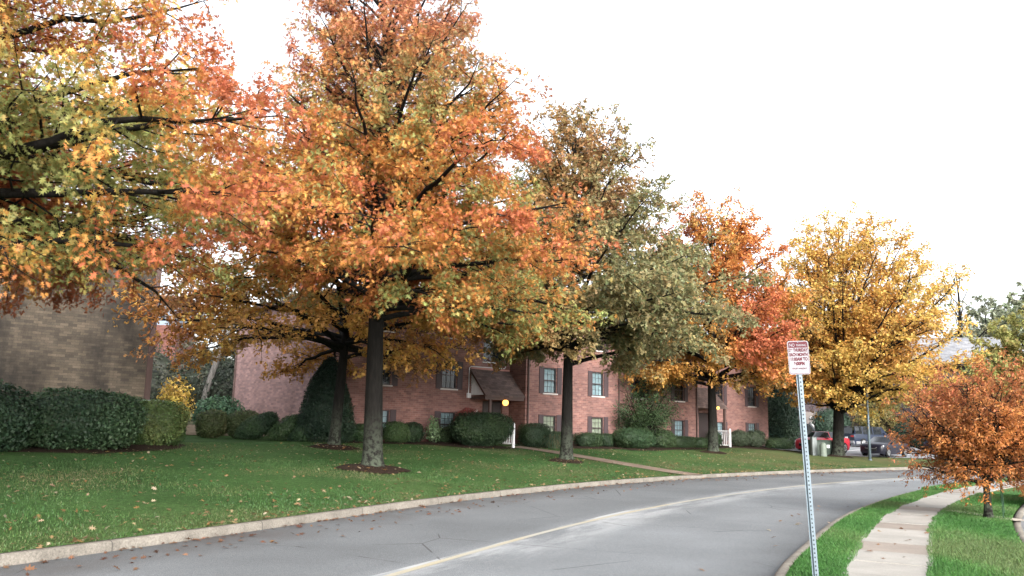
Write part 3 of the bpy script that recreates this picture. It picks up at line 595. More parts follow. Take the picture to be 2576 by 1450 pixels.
def window(par, x, y, z0, z1, w, curtain_or_dark=None, sill=True, shutters=True, munt=True, sw=.34):
    """double-hung window in a wall facing local -y at plane y"""
    f = MB(); fw_ = .055; yo, yi = y + .03, y + .11
    f.b2((x - w / 2, yo, z0), (x - w / 2 + fw_, yi, z1)); f.b2((x + w / 2 - fw_, yo, z0), (x + w / 2, yi, z1)); f.b2((x - w / 2 + fw_, yo, z0), (x + w / 2 - fw_, yi, z0 + fw_)); f.b2((x - w / 2 + fw_, yo, z1 - fw_), (x + w / 2 - fw_, yi, z1))
    zm = (z0 + z1) / 2; f.b2((x - w / 2 + fw_, yo + .005, zm - .025), (x + w / 2 - fw_, yi - .005, zm + .025))
    if munt:
        for k in (1, 2):
            xx = x - w / 2 + fw_ + (w - 2 * fw_) * k / 3
            f.b2((xx - .009, y + .058, z0 + fw_), (xx + .009, y + .072, zm - .025)); f.b2((xx - .009, y + .058, zm + .025), (xx + .009, y + .072, z1 - fw_))
        for zz in ((z0 + zm) / 2 + .01, (zm + z1) / 2 - .01):
            for k in range(3):
                xa = x - w / 2 + fw_ + (w - 2 * fw_) * k / 3 + .009; f.b2((xa, y + .06, zz - .009), (xa + (w - 2 * fw_) / 3 - .018, y + .07, zz + .009))
    fo = f.build('window', M_FRAME, par)
    p = MB(); p.poly([(x - w / 2 + fw_, y + .08, z0 + fw_), (x + w / 2 - fw_, y + .08, z0 + fw_), (x + w / 2 - fw_, y + .08, z1 - fw_), (x - w / 2 + fw_, y + .08, z1 - fw_)]); p.build('pane', M_GLASS, fo)
    c = MB(); hx = w / 2 - .002; n = 14
    for k in range(n):
        xa, xb = x - hx + 2 * hx * k / n, x - hx + 2 * hx * (k + 1) / n; ya, yb = y + .16 + .02 * (k % 2), y + .16 + .02 * ((k + 1) % 2)
        c.poly([(xa, ya, z0), (xb, yb, z0), (xb, yb, z1), (xa, ya, z1)])
    c.build('curtain_or_dark', curtain_or_dark or M_DARKROOM, fo)  # without cloth, a dark sheet paints the gloom of the room
    if sill: MB().b2((x - w / 2 - .08, y - .05, z0 - .07), (x + w / 2 + .08, y + .12, z0 - .001)).build('sill', M_SILL, fo)
    if shutters:
        for s in (-1, 1):
            m = MB(); xa = x + s * (w / 2 + .03 + sw / 2); m.box((xa, y - .016, zm), (sw, .028, z1 - z0 + .06))
            hgt = z1 - z0 + .06
            for zc_, hh in ((zm - hgt / 4 - .01, hgt / 2 - .12), (zm + hgt / 4 + .01, hgt / 2 - .12)): m.box((xa, y - .036, zc_), (sw - .11, .012, hh))
            m.box((xa - sw / 2 + .025, y - .038, zm), (.05, .016, hgt)); m.box((xa + sw / 2 - .025, y - .038, zm), (.05, .016, hgt))
            for zz in (zm - hgt / 2 + .03, zm, zm + hgt / 2 - .03): m.box((xa, y - .038, zz), (sw - .1, .016, .06))
            m.build('shutter', M_SHUT, par)
    return fo
TH = math.atan2(.65, .76)
B1 = empty('apartment_building', (-7.84, 38.9, 0), TH, 'three storey red brick apartment block with dark shutters and a lit shingled porch', 'building')
Z0, ZE = .3, 8.0; PJ = -1.35
rowz = [(1.28, 2.52), (3.72, 5.12), (6.36, 7.74)]
wA = [2.2, 6.2]; wB = [12.1, 15.9, 19.6, 23.4]; wC = [29.6, 33.55]; ww = .95
def ops(xs, x0): return [(x - x0 - ww / 2, x - x0 + ww / 2, a, b) for x in xs for a, b in rowz]
st = (9.07, 1.30, 5.27, 6.45)
m = MB(); wall(m, (0, 0, 0), (1, 0, 0), 10.3, Z0, ZE, ops(wA, 0) + [(st[0] - .65, st[0] + .65, st[2], st[3]), (8.45, 9.85, .98, 3.2)], depth=.14)
wall(m, (10.3, PJ, 0), (1, 0, 0), 14.94, Z0, ZE, ops(wB, 10.3), depth=.14)
wall(m, (25.24, 0, 0), (1, 0, 0), 10.39, Z0, ZE, ops(wC, 25.24) + [(27.2 - 25.24, 28.4 - 25.24, .98, 3.1)], depth=.14)
wall(m, (10.3, PJ, 0), (0, 1, 0), -PJ, Z0, ZE, (), (-1, 0, 0)); wall(m, (25.24, PJ, 0), (0, 1, 0), -PJ, Z0, ZE, (), (1, 0, 0))
wall(m, (35.63, 0, 0), (0, 1, 0), 12.65, Z0, ZE, (), (1, 0, 0)); wall(m, (0, 12.65, 0), (1, 0, 0), 35.63, Z0, ZE, (), (0, 1, 0))
m.build('wall', M_BRICK, B1)
m = MB(); wall(m, (0, 0, 0), (0, 1, 0), 12.65, Z0, ZE, (), (-1, 0, 0)); o = m.build('wall', M_BRICKE, B1); o['label'] = 'paler pink end wall without windows'
rf = MB(); lo = [(-.4, -1.75, ZE), (36, -1.75, ZE), (36, 13.05, ZE), (-.4, 13.05, ZE)]; hi = [(5, 5.6, 9.3), (31, 5.6, 9.3)]; l2 = [(x, y, ZE + .18) for x, y, z in lo]
rf.poly(lo[::-1])
for i in range(4): rf.poly([lo[i], lo[(i + 1) % 4], l2[(i + 1) % 4], l2[i]])
rf.poly([l2[0], l2[1], hi[1], hi[0]]); rf.poly([l2[1], l2[2], hi[1]]); rf.poly([l2[2], l2[3], hi[0], hi[1]]); rf.poly([l2[3], l2[0], hi[0]]); rf.build('roof', M_SHINGLE, B1)
cur = [M_CURT, M_DARKROOM, M_CREAM, M_CURT, M_DARKROOM, M_DARKROOM]
k = 0
for xs, y in ((wA, 0), (wB, PJ), (wC, 0)):
    for x in xs:
        for r_, (a, b) in enumerate(rowz):
            window(B1, x, y, a, b, ww, [M_CURT, M_DARKROOM, M_DARKROOM][r_] if x != 12.1 and x != 15.9 else [M_CREAM, M_CURT, M_DARKROOM][r_], sill=r_ > 0)
window(B1, st[0], 0, st[2], st[3], 1.3, M_DARKROOM, True, False, False)
# porch in the corner
m = MB(); x0, x1 = 7.55, 10.28; e0_ = (-1.32, 3.46); r0 = (-.002, 4.82)
m.poly([(x0, e0_[0], e0_[1]), (x1, e0_[0], e0_[1]), (x1, r0[0], r0[1]), (x0, r0[0], r0[1])], [(x0, 0), (x1, 0), (x1, 1.88), (x0, 1.88)])
m.poly([(x0, e0_[0], e0_[1] - .09), (x0, r0[0], r0[1] - .09), (x1, r0[0], r0[1] - .09), (x1, e0_[0], e0_[1] - .09)]); m.poly([(x0, e0_[0], e0_[1] - .09), (x1, e0_[0], e0_[1] - .09), (x1, e0_[0], e0_[1]), (x0, e0_[0], e0_[1])]); m.poly([(x0, e0_[0], e0_[1]), (x0, r0[0], r0[1]), (x0, r0[0], r0[1] - .09), (x0, e0_[0], e0_[1] - .09)])
pr_ = m.build('porch_roof', M_SHINGLE, B1)
m = MB(); n = 9
for i in range(n):
    za, zb = 3.46 + 1.2 * i / n, 3.46 + 1.2 * (i + 1) / n; ya = -1.22 + 1.2 * i / n; yb = -1.22 + 1.2 * (i + 1) / n
    m.poly([(x0 + .09, -.005, za), (x0 + .09, ya, za), (x0 + .115, min(yb, -.006), zb), (x0 + .115, -.005, zb)])
    m.poly([(x0 + .115, -.005, za), (x0 + .115, ya, za), (x0 + .09, ya, za), (x0 + .09, -.005, za)])
m.build('gable_siding', M_WHITE, pr_)
m = MB(); m.b2((x0 + .06, -1.26, 3.22), (x1, -1.12, 3.37)); m.b2((x0 + .06, -1.12, 3.24), (x0 + .17, -.003, 3.37)); dv = Vector((0, 1.32, 1.36)).normalized()
m.tube([(x0 + .03, -1.34, 3.40), (x0 + .03, -.03, 4.75)], .07, 4); m.build('fascia', M_TRIM, pr_)
MB().b2((x0 + .1, -1.25, .55), (x1, -.004, .96)).build('landing', M_CONC, B1)
MB().b2((x0 + .38, -1.24, .96), (x0 + .52, -1.12, 3.22)).build('porch_post', M_TRIM, B1)
d = MB(); d.b2((8.5, .09, .98), (9.8, .13, 3.18)); d.b2((8.56, .06, 1.08), (9.1, .088, 3.05)); d.b2((9.2, .06, 1.08), (9.74, .088, 3.05)); dd_ = d.build('door', M_DOOR, B1)
MB().b2((9.12, .02, 2.0), (9.18, .058, 2.12)).build('handle', M_RIM, dd_)
MB().b2((7.92, -.07, 2.45), (8.12, -.002, 2.68)).build('notice_box', M_WHITE, B1)
t = NT('lamp_glow'); t.base((1, .75, .4)); t.p.inputs['Emission Color'].default_value = (1, .42, .07, 1); t.p.inputs['Emission Strength'].default_value = 1.4; t.p.inputs['Base Color'].default_value = (.3, .2, .1, 1); M_LAMP = t.m
def porch_lamp(x, y, z, r):
    m = MB().lathe([(0.0, 0), (r * .5, 0), (r * .5, .09)], 12, (x, y, z)); o = m.build('porch_lamp', M_TRIM, B1)
    MB().lathe([(r * math.cos(R(q)), r * math.sin(R(q)) - r * .8) if abs(q) < 89 else (0, r * math.sin(R(q)) - r * .8) for q in range(-90, 91, 15)], 14, (x, y, z)).build('lamp_globe', M_LAMP, o, smooth=True)
porch_lamp(8.95, -1.3, 3.22, .16)
# white conduit round the porch roof
cz = MB().tube([(9.95, -.03, 6.6), (9.95, -.03, 5.05), (9.9, -.03, 4.97), (7.6, -.03, 4.95), (7.48, -.03, 4.88), (7.46, -.03, 3.5)], .022, 6); cz.b2((7.36, -.12, 3.3), (7.58, -.003, 3.55)); cz.build('conduit', M_WHITE, B1)
m = MB().b2((7.6, -.012, 4.84), (10.28, -.003, 4.93)); m.build('flashing', plain('pink_flashing', (.42, .2, .17), .6), B1)
# downspouts
for p in ([(10.45, PJ - .06, 7.95), (10.45, PJ - .06, .95)], [(.1, -.06, 7.95), (.1, -.06, .9)], [(-.06, 12.5, 7.95), (-.06, 12.5, .9)], [(25.15, PJ - .06, 7.95), (25.15, PJ - .06, .9)], [(17.68, PJ - .04, 7.95), (17.68, PJ - .04, .9)]):
    MB().tube(p, .055, 6).build('downspout', M_TRIM, B1)
# second entrance, round the far corner of the projecting block
m = MB(); m.poly([(25.26, -1.3, 3.46), (28.7, -1.3, 3.46), (28.7, -.003, 4.8), (25.26, -.003, 4.8)]); m.poly([(25.26, -1.3, 3.36), (25.26, -.003, 4.7), (28.7, -.003, 4.7), (28.7, -1.3, 3.36)]); m.poly([(25.26, -1.3, 3.36), (28.7, -1.3, 3.36), (28.7, -1.3, 3.46), (25.26, -1.3, 3.46)]); m.poly([(28.7, -1.3, 3.36), (28.7, -.003, 4.7), (28.7, -.003, 4.8), (28.7, -1.3, 3.46)]); m.build('porch_roof', M_SHINGLE, B1)
MB().b2((28.45, -1.22, .9), (28.6, -1.1, 3.4)).build('porch_post', M_TRIM, B1); MB().b2((25.3, -1.25, .5), (28.7, -.004, .96)).build('landing', M_CONC, B1)
MB().b2((27.22, .09, .99), (28.38, .13, 3.08)).build('door', M_DOOR, B1); porch_lamp(27.5, -1.38, 3.50, .10)
# railings
def railing(name, label, p0, p1, z, h, group='white stair railings', dz=0):
    p0, p1 = Vector((*p0, 0)), Vector((*p1, 0)); L = (p1 - p0).length; rt = empty(name, (p0.x, p0.y, z), math.atan2(p1.y - p0.y, p1.x - p0.x), label, 'railing', group)
    for x in (0, L): MB().b2((x - .05, -.05, -.1), (x + .05, .05, h + .08)).lathe([(.06, h + .08), (.06, h + .1), (0, h + .14)], 6, (x, 0, 0)).build('post', M_WHITE, rt)
    m = MB(); m.b2((.05, -.035, h - .06), (L - .05, .035, h)); m.build('top_rail', M_WHITE, rt); MB().b2((.05, -.025, .12), (L - .05, .025, .17)).build('bottom_rail', M_WHITE, rt)
    m = MB(); n = int(L / .14)
    for i in range(1, n): m.b2((L * i / n - .017, -.017, .17), (L * i / n + .017, .017, h - .06))
    m.build('balusters', M_WHITE, rt)
def FP(s, t): return (-7.84 + .76 * s + .65 * t, 38.9 + .65 * s - .76 * t)
railing('stair_railing', 'white railing half hidden by the large shrub at the lit porch', FP(8.0, 3.1), FP(7.7, 1.3), .9, 1.02)
railing('stair_railing', 'white railing right of the orange oak trunk at the farther entrance', FP(27.75, 2.1), FP(27.55, .7), .85, 1.1)
# planting before the facade
g = 'shrubs along the facade'; DH = [(.022, .042, .022), (.034, .060, .028), (.05, .08, .034)]
def fshrub(name, label, s, t, dims, stops, seed, n, ls, **kw):
    x, y = FP(s, t); return shrub(name, label, g, (x, y, zf(x, y) - .02), dims, stops, seed, n, ls, rz=TH, **kw)
fshrub('round_shrub', 'small round shrub just right of the cone, behind the slim trunk', -.3, 1.3, (.95, .9, .82), MG, 21, 2500, .07)
fshrub('round_shrub', 'small round shrub between the slim trunk and the thick trunk', .45, 1.4, (1.1, .9, .84), MG, 22, 2500, .07)
fshrub('round_shrub', 'lighter round clipped shrub right beside the thick trunk', 2.0, 1.7, (1.25, 1.1, .95), [MG[1], YGn[0], MG[2]], 23, 3500, .065, power=3)
fshrub('clipped_hedge', 'dark clipped shrub next to the light round one', 3.1, 1.3, (1.3, .9, .92), DH, 24, 3000, .07, power=3)
fshrub('rhododendron', 'pale broad-leaved young shrub against the brick left of the low hedge', 4.45, 1.25, (.75, .6, 1.25), [(.08, .13, .06), (.12, .19, .09), (.16, .24, .12)], 25, 420, .17, power=2, rough=.5, core=.3, tmpl=T_LONG, up=-.1)
fshrub('clipped_hedge', 'low dark hedge under the basement window beside the large shrub', 5.5, .85, (2.0, .8, .75), DH, 26, 3500, .07, power=4)
fshrub('red_shrub', 'dusty red shrub behind the large dark shrub at the porch', 6.75, 1.2, (1.9, .9, 1.75), [(.22, .03, .04), (.30, .05, .055), (.2, .06, .05)], 27, 5000, .07, power=2.2)
fshrub('spreading_shrub', 'large dark spreading shrub in front of the lit porch', 6.3, 2.75, (3.4, 1.8, 1.62), DH, 28, 14000, .10, power=2.6, up=1.2, tmpl=T_LONG, rough=.12)
fshrub('clipped_hedge', 'tall square dark hedge right of the porch walk', 10.15, 2.3, (1.85, 1.1, 1.12), DH, 29, 5500, .065, power=5)
fshrub('clipped_hedge', 'low hedge behind the grass clump, left of the olive tree trunk', 12.1, 2.1, (1.6, .9, .75), DH, 30, 3000, .065, power=4)
fshrub('clipped_hedge', 'long low dark hedge right of the olive tree trunk', 14.4, 2.15, (2.0, .9, .74), DH, 31, 4500, .065, power=5)
fshrub('clipped_hedge', 'short low hedge touching the broad round shrub', 15.75, 2.15, (.9, .85, .72), DH, 32, 2400, .065, power=5)
fshrub('round_shrub', 'broad round shrub below the green maple', 17.25, 2.9, (2.9, 1.9, 1.15), [MG[0], DH[2], MG[1]], 33, 8000, .075, power=2.6)
fshrub('round_shrub', 'smaller dark round shrub right of the broad one', 20.0, 2.6, (1.9, 1.5, 1.08), DH, 34, 5000, .075, power=2.6)
fshrub('clipped_hedge', 'square low hedge under the last windows of the projecting block', 22.3, 2.4, (2.1, .9, .68), DH, 35, 4500, .065, power=5)
fshrub('clipped_hedge', 'short hedge beside the far corner downspout', 24.05, 2.4, (1.2, .9, .62), DH, 36, 2600, .065, power=5)
fshrub('clipped_hedge', 'dark hedge by the far entrance, left of the orange oak trunk', 26.3, 1.9, (1.0, .8, 1.0), DH, 37, 2500, .07, power=4)
fshrub('loose_shrub', 'loose grey-green shrub right of the farther white railing', 29.6, 1.6, (2.0, 1.2, 1.1), [(.045, .06, .035), (.06, .08, .05)], 38, 4500, .08, power=2.2, rough=.16)
fshrub('loose_shrub', 'loose shrub under the last facade window', 31.4, 1.6, (1.9, 1.2, 1.2), [(.045, .06, .035), (.06, .08, .05)], 39, 4500, .08, power=2.2, rough=.16)
fshrub('clipped_hedge', 'clipped hedge at the right end of the facade', 34.0, 1.9, (3.0, 1.0, .75), DH, 40, 5000, .07, power=5)
x, y = FP(10.75, 3.1)
gr = empty('ornamental_grass', (x, y, zf(x, y)), 0, 'arching pale ornamental grass clump beside the walk', 'plant')
rng = np.random.RandomState(3); n = 420; az = rng.uniform(0, 6.28, n); rad = rng.uniform(.35, .85, n); hgt = rng.uniform(.3, .75, n); V = []; 
for i in range(n):
    c, s_ = math.cos(az[i]), math.sin(az[i]); b0 = rng.normal(0, .12, 2); w = .012
    for k, (f, hh) in enumerate(((0, 0), (.4, 1), (1, .55 - .4 * rng.rand()))): V += [(b0[0] + c * rad[i] * f - s_ * w * (1 - f * .8), b0[1] + s_ * rad[i] * f + c * w * (1 - f * .8), hgt[i] * hh), (b0[0] + c * rad[i] * f + s_ * w * (1 - f * .8), b0[1] + s_ * rad[i] * f - c * w * (1 - f * .8), hgt[i] * hh)]
F = np.concatenate([[[6 * i, 6 * i + 1, 6 * i + 3, 6 * i + 2], [6 * i + 2, 6 * i + 3, 6 * i + 5, 6 * i + 4]] for i in range(n)])
raw_mesh('foliage', V, np.full(len(F), 4), F.ravel(), M_SHRUB, gr, fcol=np.repeat(np.where(rng.rand(n, 1) < .3, [[.22, .17, .09]], [[.09, .15, .09]]) * rng.uniform(.7, 1.3, (n, 1)), 2, 0))
x, y = FP(18.9, 2.2)
make_tree('green_maple', 'small spreading green maple with several stems before the brick wall', 'tree', None, (x, y, zf(x, y)), 3.9, .08, [(1.7, 1.2), (2.2, 2.3), (2.9, 2.35), (3.4, 1.7), (3.9, .4)], 30, 8500, .13, T_LONG, [(.035, .075, .04), (.05, .10, .05), (.07, .115, .05)], 131, multi=1, e0=30, e1=60, first=.2, secd=.3, droop=.35)
x, y = 22.2, 68.5
ev = shrub('evergreen_tree', 'tall dark evergreen beyond the right end of the brick block', None, (x, y, zf(x, y)), (3.6, 3.4, 5.2), [(.022, .045, .032), (.035, .065, .04), (.05, .08, .05)], 44, 12000, .16, 2.2, cone=.35, rough=.16, cat='tree')
# brown building at the left
B2 = empty('brown_building', (-14.72, 34.0, 0), TH, 'blank tan and brown stained brick wall with a dark corner trim at the left', 'building')
m = MB(); wall(m, (-17, 0, 0), (1, 0, 0), 17, .3, 8.9); wall(m, (0, 0, 0), (0, 1, 0), 12, .3, 8.9, (), (1, 0, 0)); wall(m, (-17, 12, 0), (1, 0, 0), 17, .3, 8.9, (), (0, 1, 0)); wall(m, (-17, 0, 0), (0, 1, 0), 12, .3, 8.9, (), (-1, 0, 0)); m.build('wall', M_BRICKB, B2)
MB().b2((-17.4, -.5, 8.9), (.4, 12.4, 9.15)).build('roof', M_SHINGLE, B2)
MB().b2((-.16, -.08, .4), (.06, -.003, 8.88)).build('corner_trim', M_TRIM, B2)
bx = empty('utility_box', (-13.6, 31.5, .98), TH, 'small grey-green metal box between the hedge top and the brown corner', 'utility box'); MB().box((0, 0, .75), (1.1, .6, 1.5)).build('cabinet', plain('grey_green_paint', (.14, .18, .17), .5), bx, bevel=.03); MB().box((0, 0, 1.53), (1.18, .68, .06)).build('lid', plain('grey_green_paint', (.14, .18, .17), .5), bx, bevel=.01)
# gap between the buildings
shrub('yellow_shrub', 'bright yellow leafy shrub beside the brown corner', 'plants in the gap between the buildings', (-17.6, 44, zf(-17.6, 44)), (2.0, 1.6, 3.0), [YE, (.5, .36, .07), (.36, .28, .07)], 51, 1900, .15, 2.0, rough=.45, core=.2)
shrub('green_shrub', 'blue-green leafy shrub below the wood near the pink wall', 'plants in the gap between the buildings', (-15.9, 46, zf(-15.9, 46)), (2.9, 2, 2.1), [(.04, .09, .05), (.06, .12, .07), (.05, .10, .05)], 52, 3800, .15, 2.0, rough=.3, core=.5)
for i, (x, y, a_, h_) in enumerate(((-23, 53, 6, 4.2), (-17.5, 53, 5, 4.6), (-20, 58, 8, 5.5), (-27, 60, 8, 6))):
    shrub('thicket', ['dark thicket behind the yellow shrub', 'dark thicket behind the blue-green shrub', 'tallest dark thicket under the leaning trunk', 'dark thicket below the far brick house'][i], 'thickets in the gap', (x, y, zf(x, y)), (a_, 3, h_), [(.018, .026, .018), (.03, .04, .026), (.05, .05, .035)], 60 + i, 5000, .2, 2.1, rough=.3, core=.75)
fh = empty('brick_house', (-35.5, 84, 3.7), .15, 'distant red brick house with a pale blue upper wall in the gap', 'house')
m = MB(); wall(m, (-10, 0, 0), (1, 0, 0), 11.4, -3, 7.5); wall(m, (1.4, 0, 0), (0, 1, 0), 8, -3, 7.5, (), (1, 0, 0)); m.build('wall', M_BRICKH, fh)
m = MB(); wall(m, (-10, 0, 0), (1, 0, 0), 11.4, 7.5, 10.2); wall(m, (1.4, 0, 0), (0, 1, 0), 8, 7.5, 10.2, (), (1, 0, 0)); m.build('siding', plain('pale_blue_siding', (.15, .19, .24), .7), fh); MB().b2((-10.3, -.4, 10.2), (1.7, 8.4, 10.5)).build('roof', M_SHINGLE, fh)
ts = empty('timber_step', (-15.6, 43.0, zf(-15.6, 43)), .2, 'low weathered timber steps between the hedge and the square shrubs', 'steps')
for i in range(3): MB().box((0, i * .45, .12 + i * .16), (2.6, .4, .2)).build('step', plain('weathered_timber', (.16, .13, .10), .9), ts, bevel=.015)
# rear building on the right
B3 = empty('rear_building', (28.5, 88.5, .9), R(-16), 'long grey-mauve brick building with a pale grey roof behind the parking lot', 'building')
m = MB(); wall(m, (-4, 0, 0), (1, 0, 0), 28, -.8, 8.4); wall(m, (24, 0, 0), (0, 1, 0), 12, -.8, 8.4, (), (1, 0, 0)); wall(m, (-4, 0, 0), (0, 1, 0), 12, -.8, 8.4, (), (-1, 0, 0)); m.build('wall', M_BRICKR, B3)
m = MB(); m.poly([(-4.6, -.8, 8.3), (24.6, -.8, 8.3), (24.6, 6, 11.6), (-4.6, 6, 11.6)], [(0, 0), (29, 0), (29, 7.6), (0, 7.6)]); m.poly([(-4.6, 12.8, 8.3), (-4.6, 6, 11.6), (24.6, 6, 11.6), (24.6, 12.8, 8.3)]); m.poly([(-4.6, -.8, 8.1), (-4.6, 12.8, 8.1), (24.6, 12.8, 8.1), (24.6, -.8, 8.1)]); m.poly([(-4.6, -.8, 8.1), (24.6, -.8, 8.1), (24.6, -.8, 8.3), (-4.6, -.8, 8.3)]); m.poly([(24.6, -.8, 8.3), (24.6, 12.8, 8.3), (24.6, 6, 11.6)]); m.poly([(-4.6, 12.8, 8.3), (-4.6, -.8, 8.3), (-4.6, 6, 11.6)]); m.build('roof', M_GREYROOF, B3)
m = MB().b2((2.6, -.25, 1.0), (3.9, -.003, 3.2)); mo = m.build('meter_panel', plain('meter_tan', (.15, .13, .12), .6), B3)
mm = MB()
for i in range(3): mm.lathe([(0, -.38), (.13, -.38), (.16, -.26)], 10, (3.25, 0, 1.5 + i * .55), 'y')
mm.build('dial', plain('meter_grey', (.22, .22, .22), .5), mo); MB().b2((4.5, -.3, 2.3), (5.6, -.003, 3.1)).build('meter_box', plain('meter_grey', (.22, .22, .22), .5), B3)
for i, (x, y, a_, h_, lb) in enumerate(((31.9, 82.6, 4.0, 3.4, 'dark shrub against the mauve wall left of the minivan'), (38.8, 79.5, 4.6, 2.6, 'dark green shrub right of the minivan'), (42.5, 78, 5, 3.0, 'dark green shrub behind the small russet tree'))):
    shrub('dark_shrub', lb, 'shrubs at the parking lot', (x, y, zf(x, y)), (a_, 2.4, h_), [(.02, .04, .025), (.03, .055, .035)], 80 + i, 5000, .14, 2.2)
# ------------------------------------------------------------------ cars
def car(name, label, loc, rz, L, Wd, H, paint, kind='sedan', clad=None, scale=1.0):
    """local x forward; stations loft the body; every panel with a look of its own is a part"""
    rt = empty(name, loc, rz, label, 'car', 'parked cars'); rt.scale = (scale,) * 3
    hw = Wd / 2; x = lambda f: L / 2 - f * L
    zs = H * .62
    if kind == 'sedan': St = [(0.0, .62, .50, .80, 0), (.02, .80, .58, .93, 0), (.10, .93, .64, 1, 0), (.28, 1.0, .69, 1, 0), (.30, 1, .695, 1, 0), (.42, 1, .705, 1, 1), (.44, 1, .705, 1, 1), (.57, 1, .71, 1, 1), (.59, 1, .71, 1, 1), (.70, 1, .72, 1, 1), (.73, 1, .72, 1, 1), (.86, 1, .73, .99, 0), (.97, .95, .70, .95, 0), (1, .80, .60, .86, 0)]
    else: St = [(0.0, .62, .50, .84, 0), (.02, .80, .56, .94, 0), (.08, .93, .60, 1, 0), (.19, 1, .62, 1, 0), (.21, 1, .62, 1, 0), (.33, 1, .62, 1, 1), (.35, 1, .62, 1, 1), (.54, 1, .62, 1, 1), (.56, 1, .62, 1, 1), (.78, 1, .62, 1, 1), (.80, 1, .62, 1, 1), (.955, 1, .62, .97, 1), (.965, 1, .62, .97, 0), (1, 1, .58, .95, 0)]
    secs = []
    for f, _, sh, wf, cab in St:
        w = hw * wf; s = sh * H; b = .17 + (.06 if f < .03 or f > .97 else 0)
        if cab:
            rz_ = H * (.985 if kind == 'sedan' and (f < .43 or f > .69) else 1.0); rw = w * (.74 if kind == 'sedan' else .80)
        else: rz_ = s + .035; rw = w * .80
        secs.append([(x(f), w * .90, b), (x(f), w, .45 * s), (x(f), w * .985, s * .86), (x(f), w * .94, s), (x(f), rw, rz_), (x(f), 0, rz_ + .03)])
    body, glass = MB(), MB(); nS = len(secs)
    for i in range(nS - 1):
        A, B = secs[i], secs[i + 1]; ca, cb = St[i][4], St[i + 1][4]; fl = St[i + 1][0] - St[i][0]
        for k in range(5):
            for sg in (1, -1):
                q = [A[k], B[k], B[k + 1], A[k + 1]]; q = [(p[0], p[1] * sg, p[2]) for p in q]
                g_ = False
                if k == 3 and ca and cb and fl > .05: g_ = True
                if k == 4 and ca != cb and fl > .005: g_ = True
                if k == 3 and ca != cb: g_ = kind == 'sedan'
                (glass if g_ else body).poly(q if sg < 0 else q[::-1])
    for sec in (secs[0], secs[-1]):
        ring = [(p[0], p[1], p[2]) for p in sec[:-1]] + [sec[-1]] + [(p[0], -p[1], p[2]) for p in sec[:-1][::-1]]; body.poly(ring if sec is secs[-1] else ring[::-1])
    bo = body.build('body', paint, rt, smooth=True); 
    mod = bo.modifiers.new('edge', 'EDGE_SPLIT'); mod.split_angle = R(50)
    glass.build('window_glass', M_CARGLASS, rt, weld=True)
    MB().b2((-L * .30, -hw * .68, .5), (L * .18, hw * .68, H * .72)).build('seat', M_BLACK, rt)
    wr = .33 if kind == 'sedan' else .35
    for fx in (.185, .80):
        for sg in (1, -1):
            yy = sg * hw * .93
            MB().lathe([(wr * 1.16, -.015), (wr * 1.16, .02), (0, .02)] if sg > 0 else [(wr * 1.16, .015), (wr * 1.16, -.02), (0, -.02)], 20, (x(fx), sg * hw * .985, wr), 'y').build('wheel_arch', M_BLACK, rt)
            wo = MB().lathe([(wr * .62, -.11), (wr * .94, -.11), (wr, -.08), (wr, .08), (wr * .94, .11), (wr * .62, .11)], 20, (x(fx), yy, wr), 'y').build('wheel', M_BLACK, rt, smooth=True)
            rim = MB(); ys = sg * .115
            for k in range(7):
                a0, a1 = 2 * math.pi * k / 7, 2 * math.pi * (k + .55) / 7
                P = lambda r, a: (x(fx) + r * math.cos(a), yy + ys, wr + r * math.sin(a))
                rim.poly([P(.05, a0), P(wr * .62, a0), P(wr * .62, a1), P(.05, a1)][::-sg])
            rim.lathe([(wr * .56, ys), (wr * .68, ys)], 20, (x(fx), yy, wr), 'y'); rim.build('rim', M_RIM, wo)
    hl = plain('headlight_lens', (.75, .78, .8), .15, .6); tl = plain('taillight_red', (.35, .02, .02), .25, .6)
    hz = .47 * H
    for sg in (1, -1):
        m = MB(); m.poly([(x(-.002), sg * hw * .44, hz - .02), (x(.012), sg * hw * .80, hz - .02), (x(.05), sg * hw * .972, hz + .06), (x(.055), sg * hw * .955, hz + .17), (x(.012), sg * hw * .74, hz + .12), (x(.003), sg * hw * .46, hz + .06)][::sg]); m.build('headlight', hl, rt)
        m = MB(); m.box((x(.998), sg * hw * .70, .52 * H), (.05, hw * .36, .13 if kind == 'sedan' else .16)); m.build('taillight', tl, rt)
        m = MB(); m.box((x(.315), sg * (hw + .07), zs + .10), (.10, .17, .12)); m.box((x(.315), sg * (hw - .02), zs + .06), (.05, .12, .04)); m.build('mirror', paint, rt, bevel=.02)
    m = MB(); m.box((x(-.003), 0, .36 * H), (.05, hw * .95, .22)); m.build('grille', M_BLACK, rt, bevel=.02)
    m = MB()
    m.box((x(-.007), 0, .42 * H), (.03, hw * .9, .025)); m.build('grille_bar', M_RIM, rt)
    MB().box((x(1.004), 0, .44 * H), (.02, .32, .16)).build('number_plate', M_WHITE, rt)
    if clad is not None:
        m = MB()
        for sg in (1, -1): m.box((0, sg * hw * .99, .36), (L * .93, .04, .26))
        m.box((x(1.0), 0, .40), (.14, Wd * .93, .26)); m.build('lower_cladding', clad, rt, bevel=.02)
    if kind != 'sedan':
        m = MB(); m.poly([(x(1.0) - .012, -hw * .72, .64 * H), (x(1.0) - .012, hw * .72, .64 * H), (x(.972), hw * .62, .93 * H), (x(.972), -hw * .62, .93 * H)]); m.build('rear_window', M_CARGLASS, rt)
    return rt
P_NAVY = paint_mat('dark_navy_paint', (.012, .012, .020)); P_RED = paint_mat('red_paint', (.34, .016, .03)); P_BLUE = paint_mat('dark_blue_paint', (.012, .018, .035)); P_BLK = paint_mat('black_paint', (.010, .010, .012)); P_SIL = plain('silver_cladding', (.15, .155, .17), .5)
hd = lambda dx, dy: math.atan2(dy, dx)
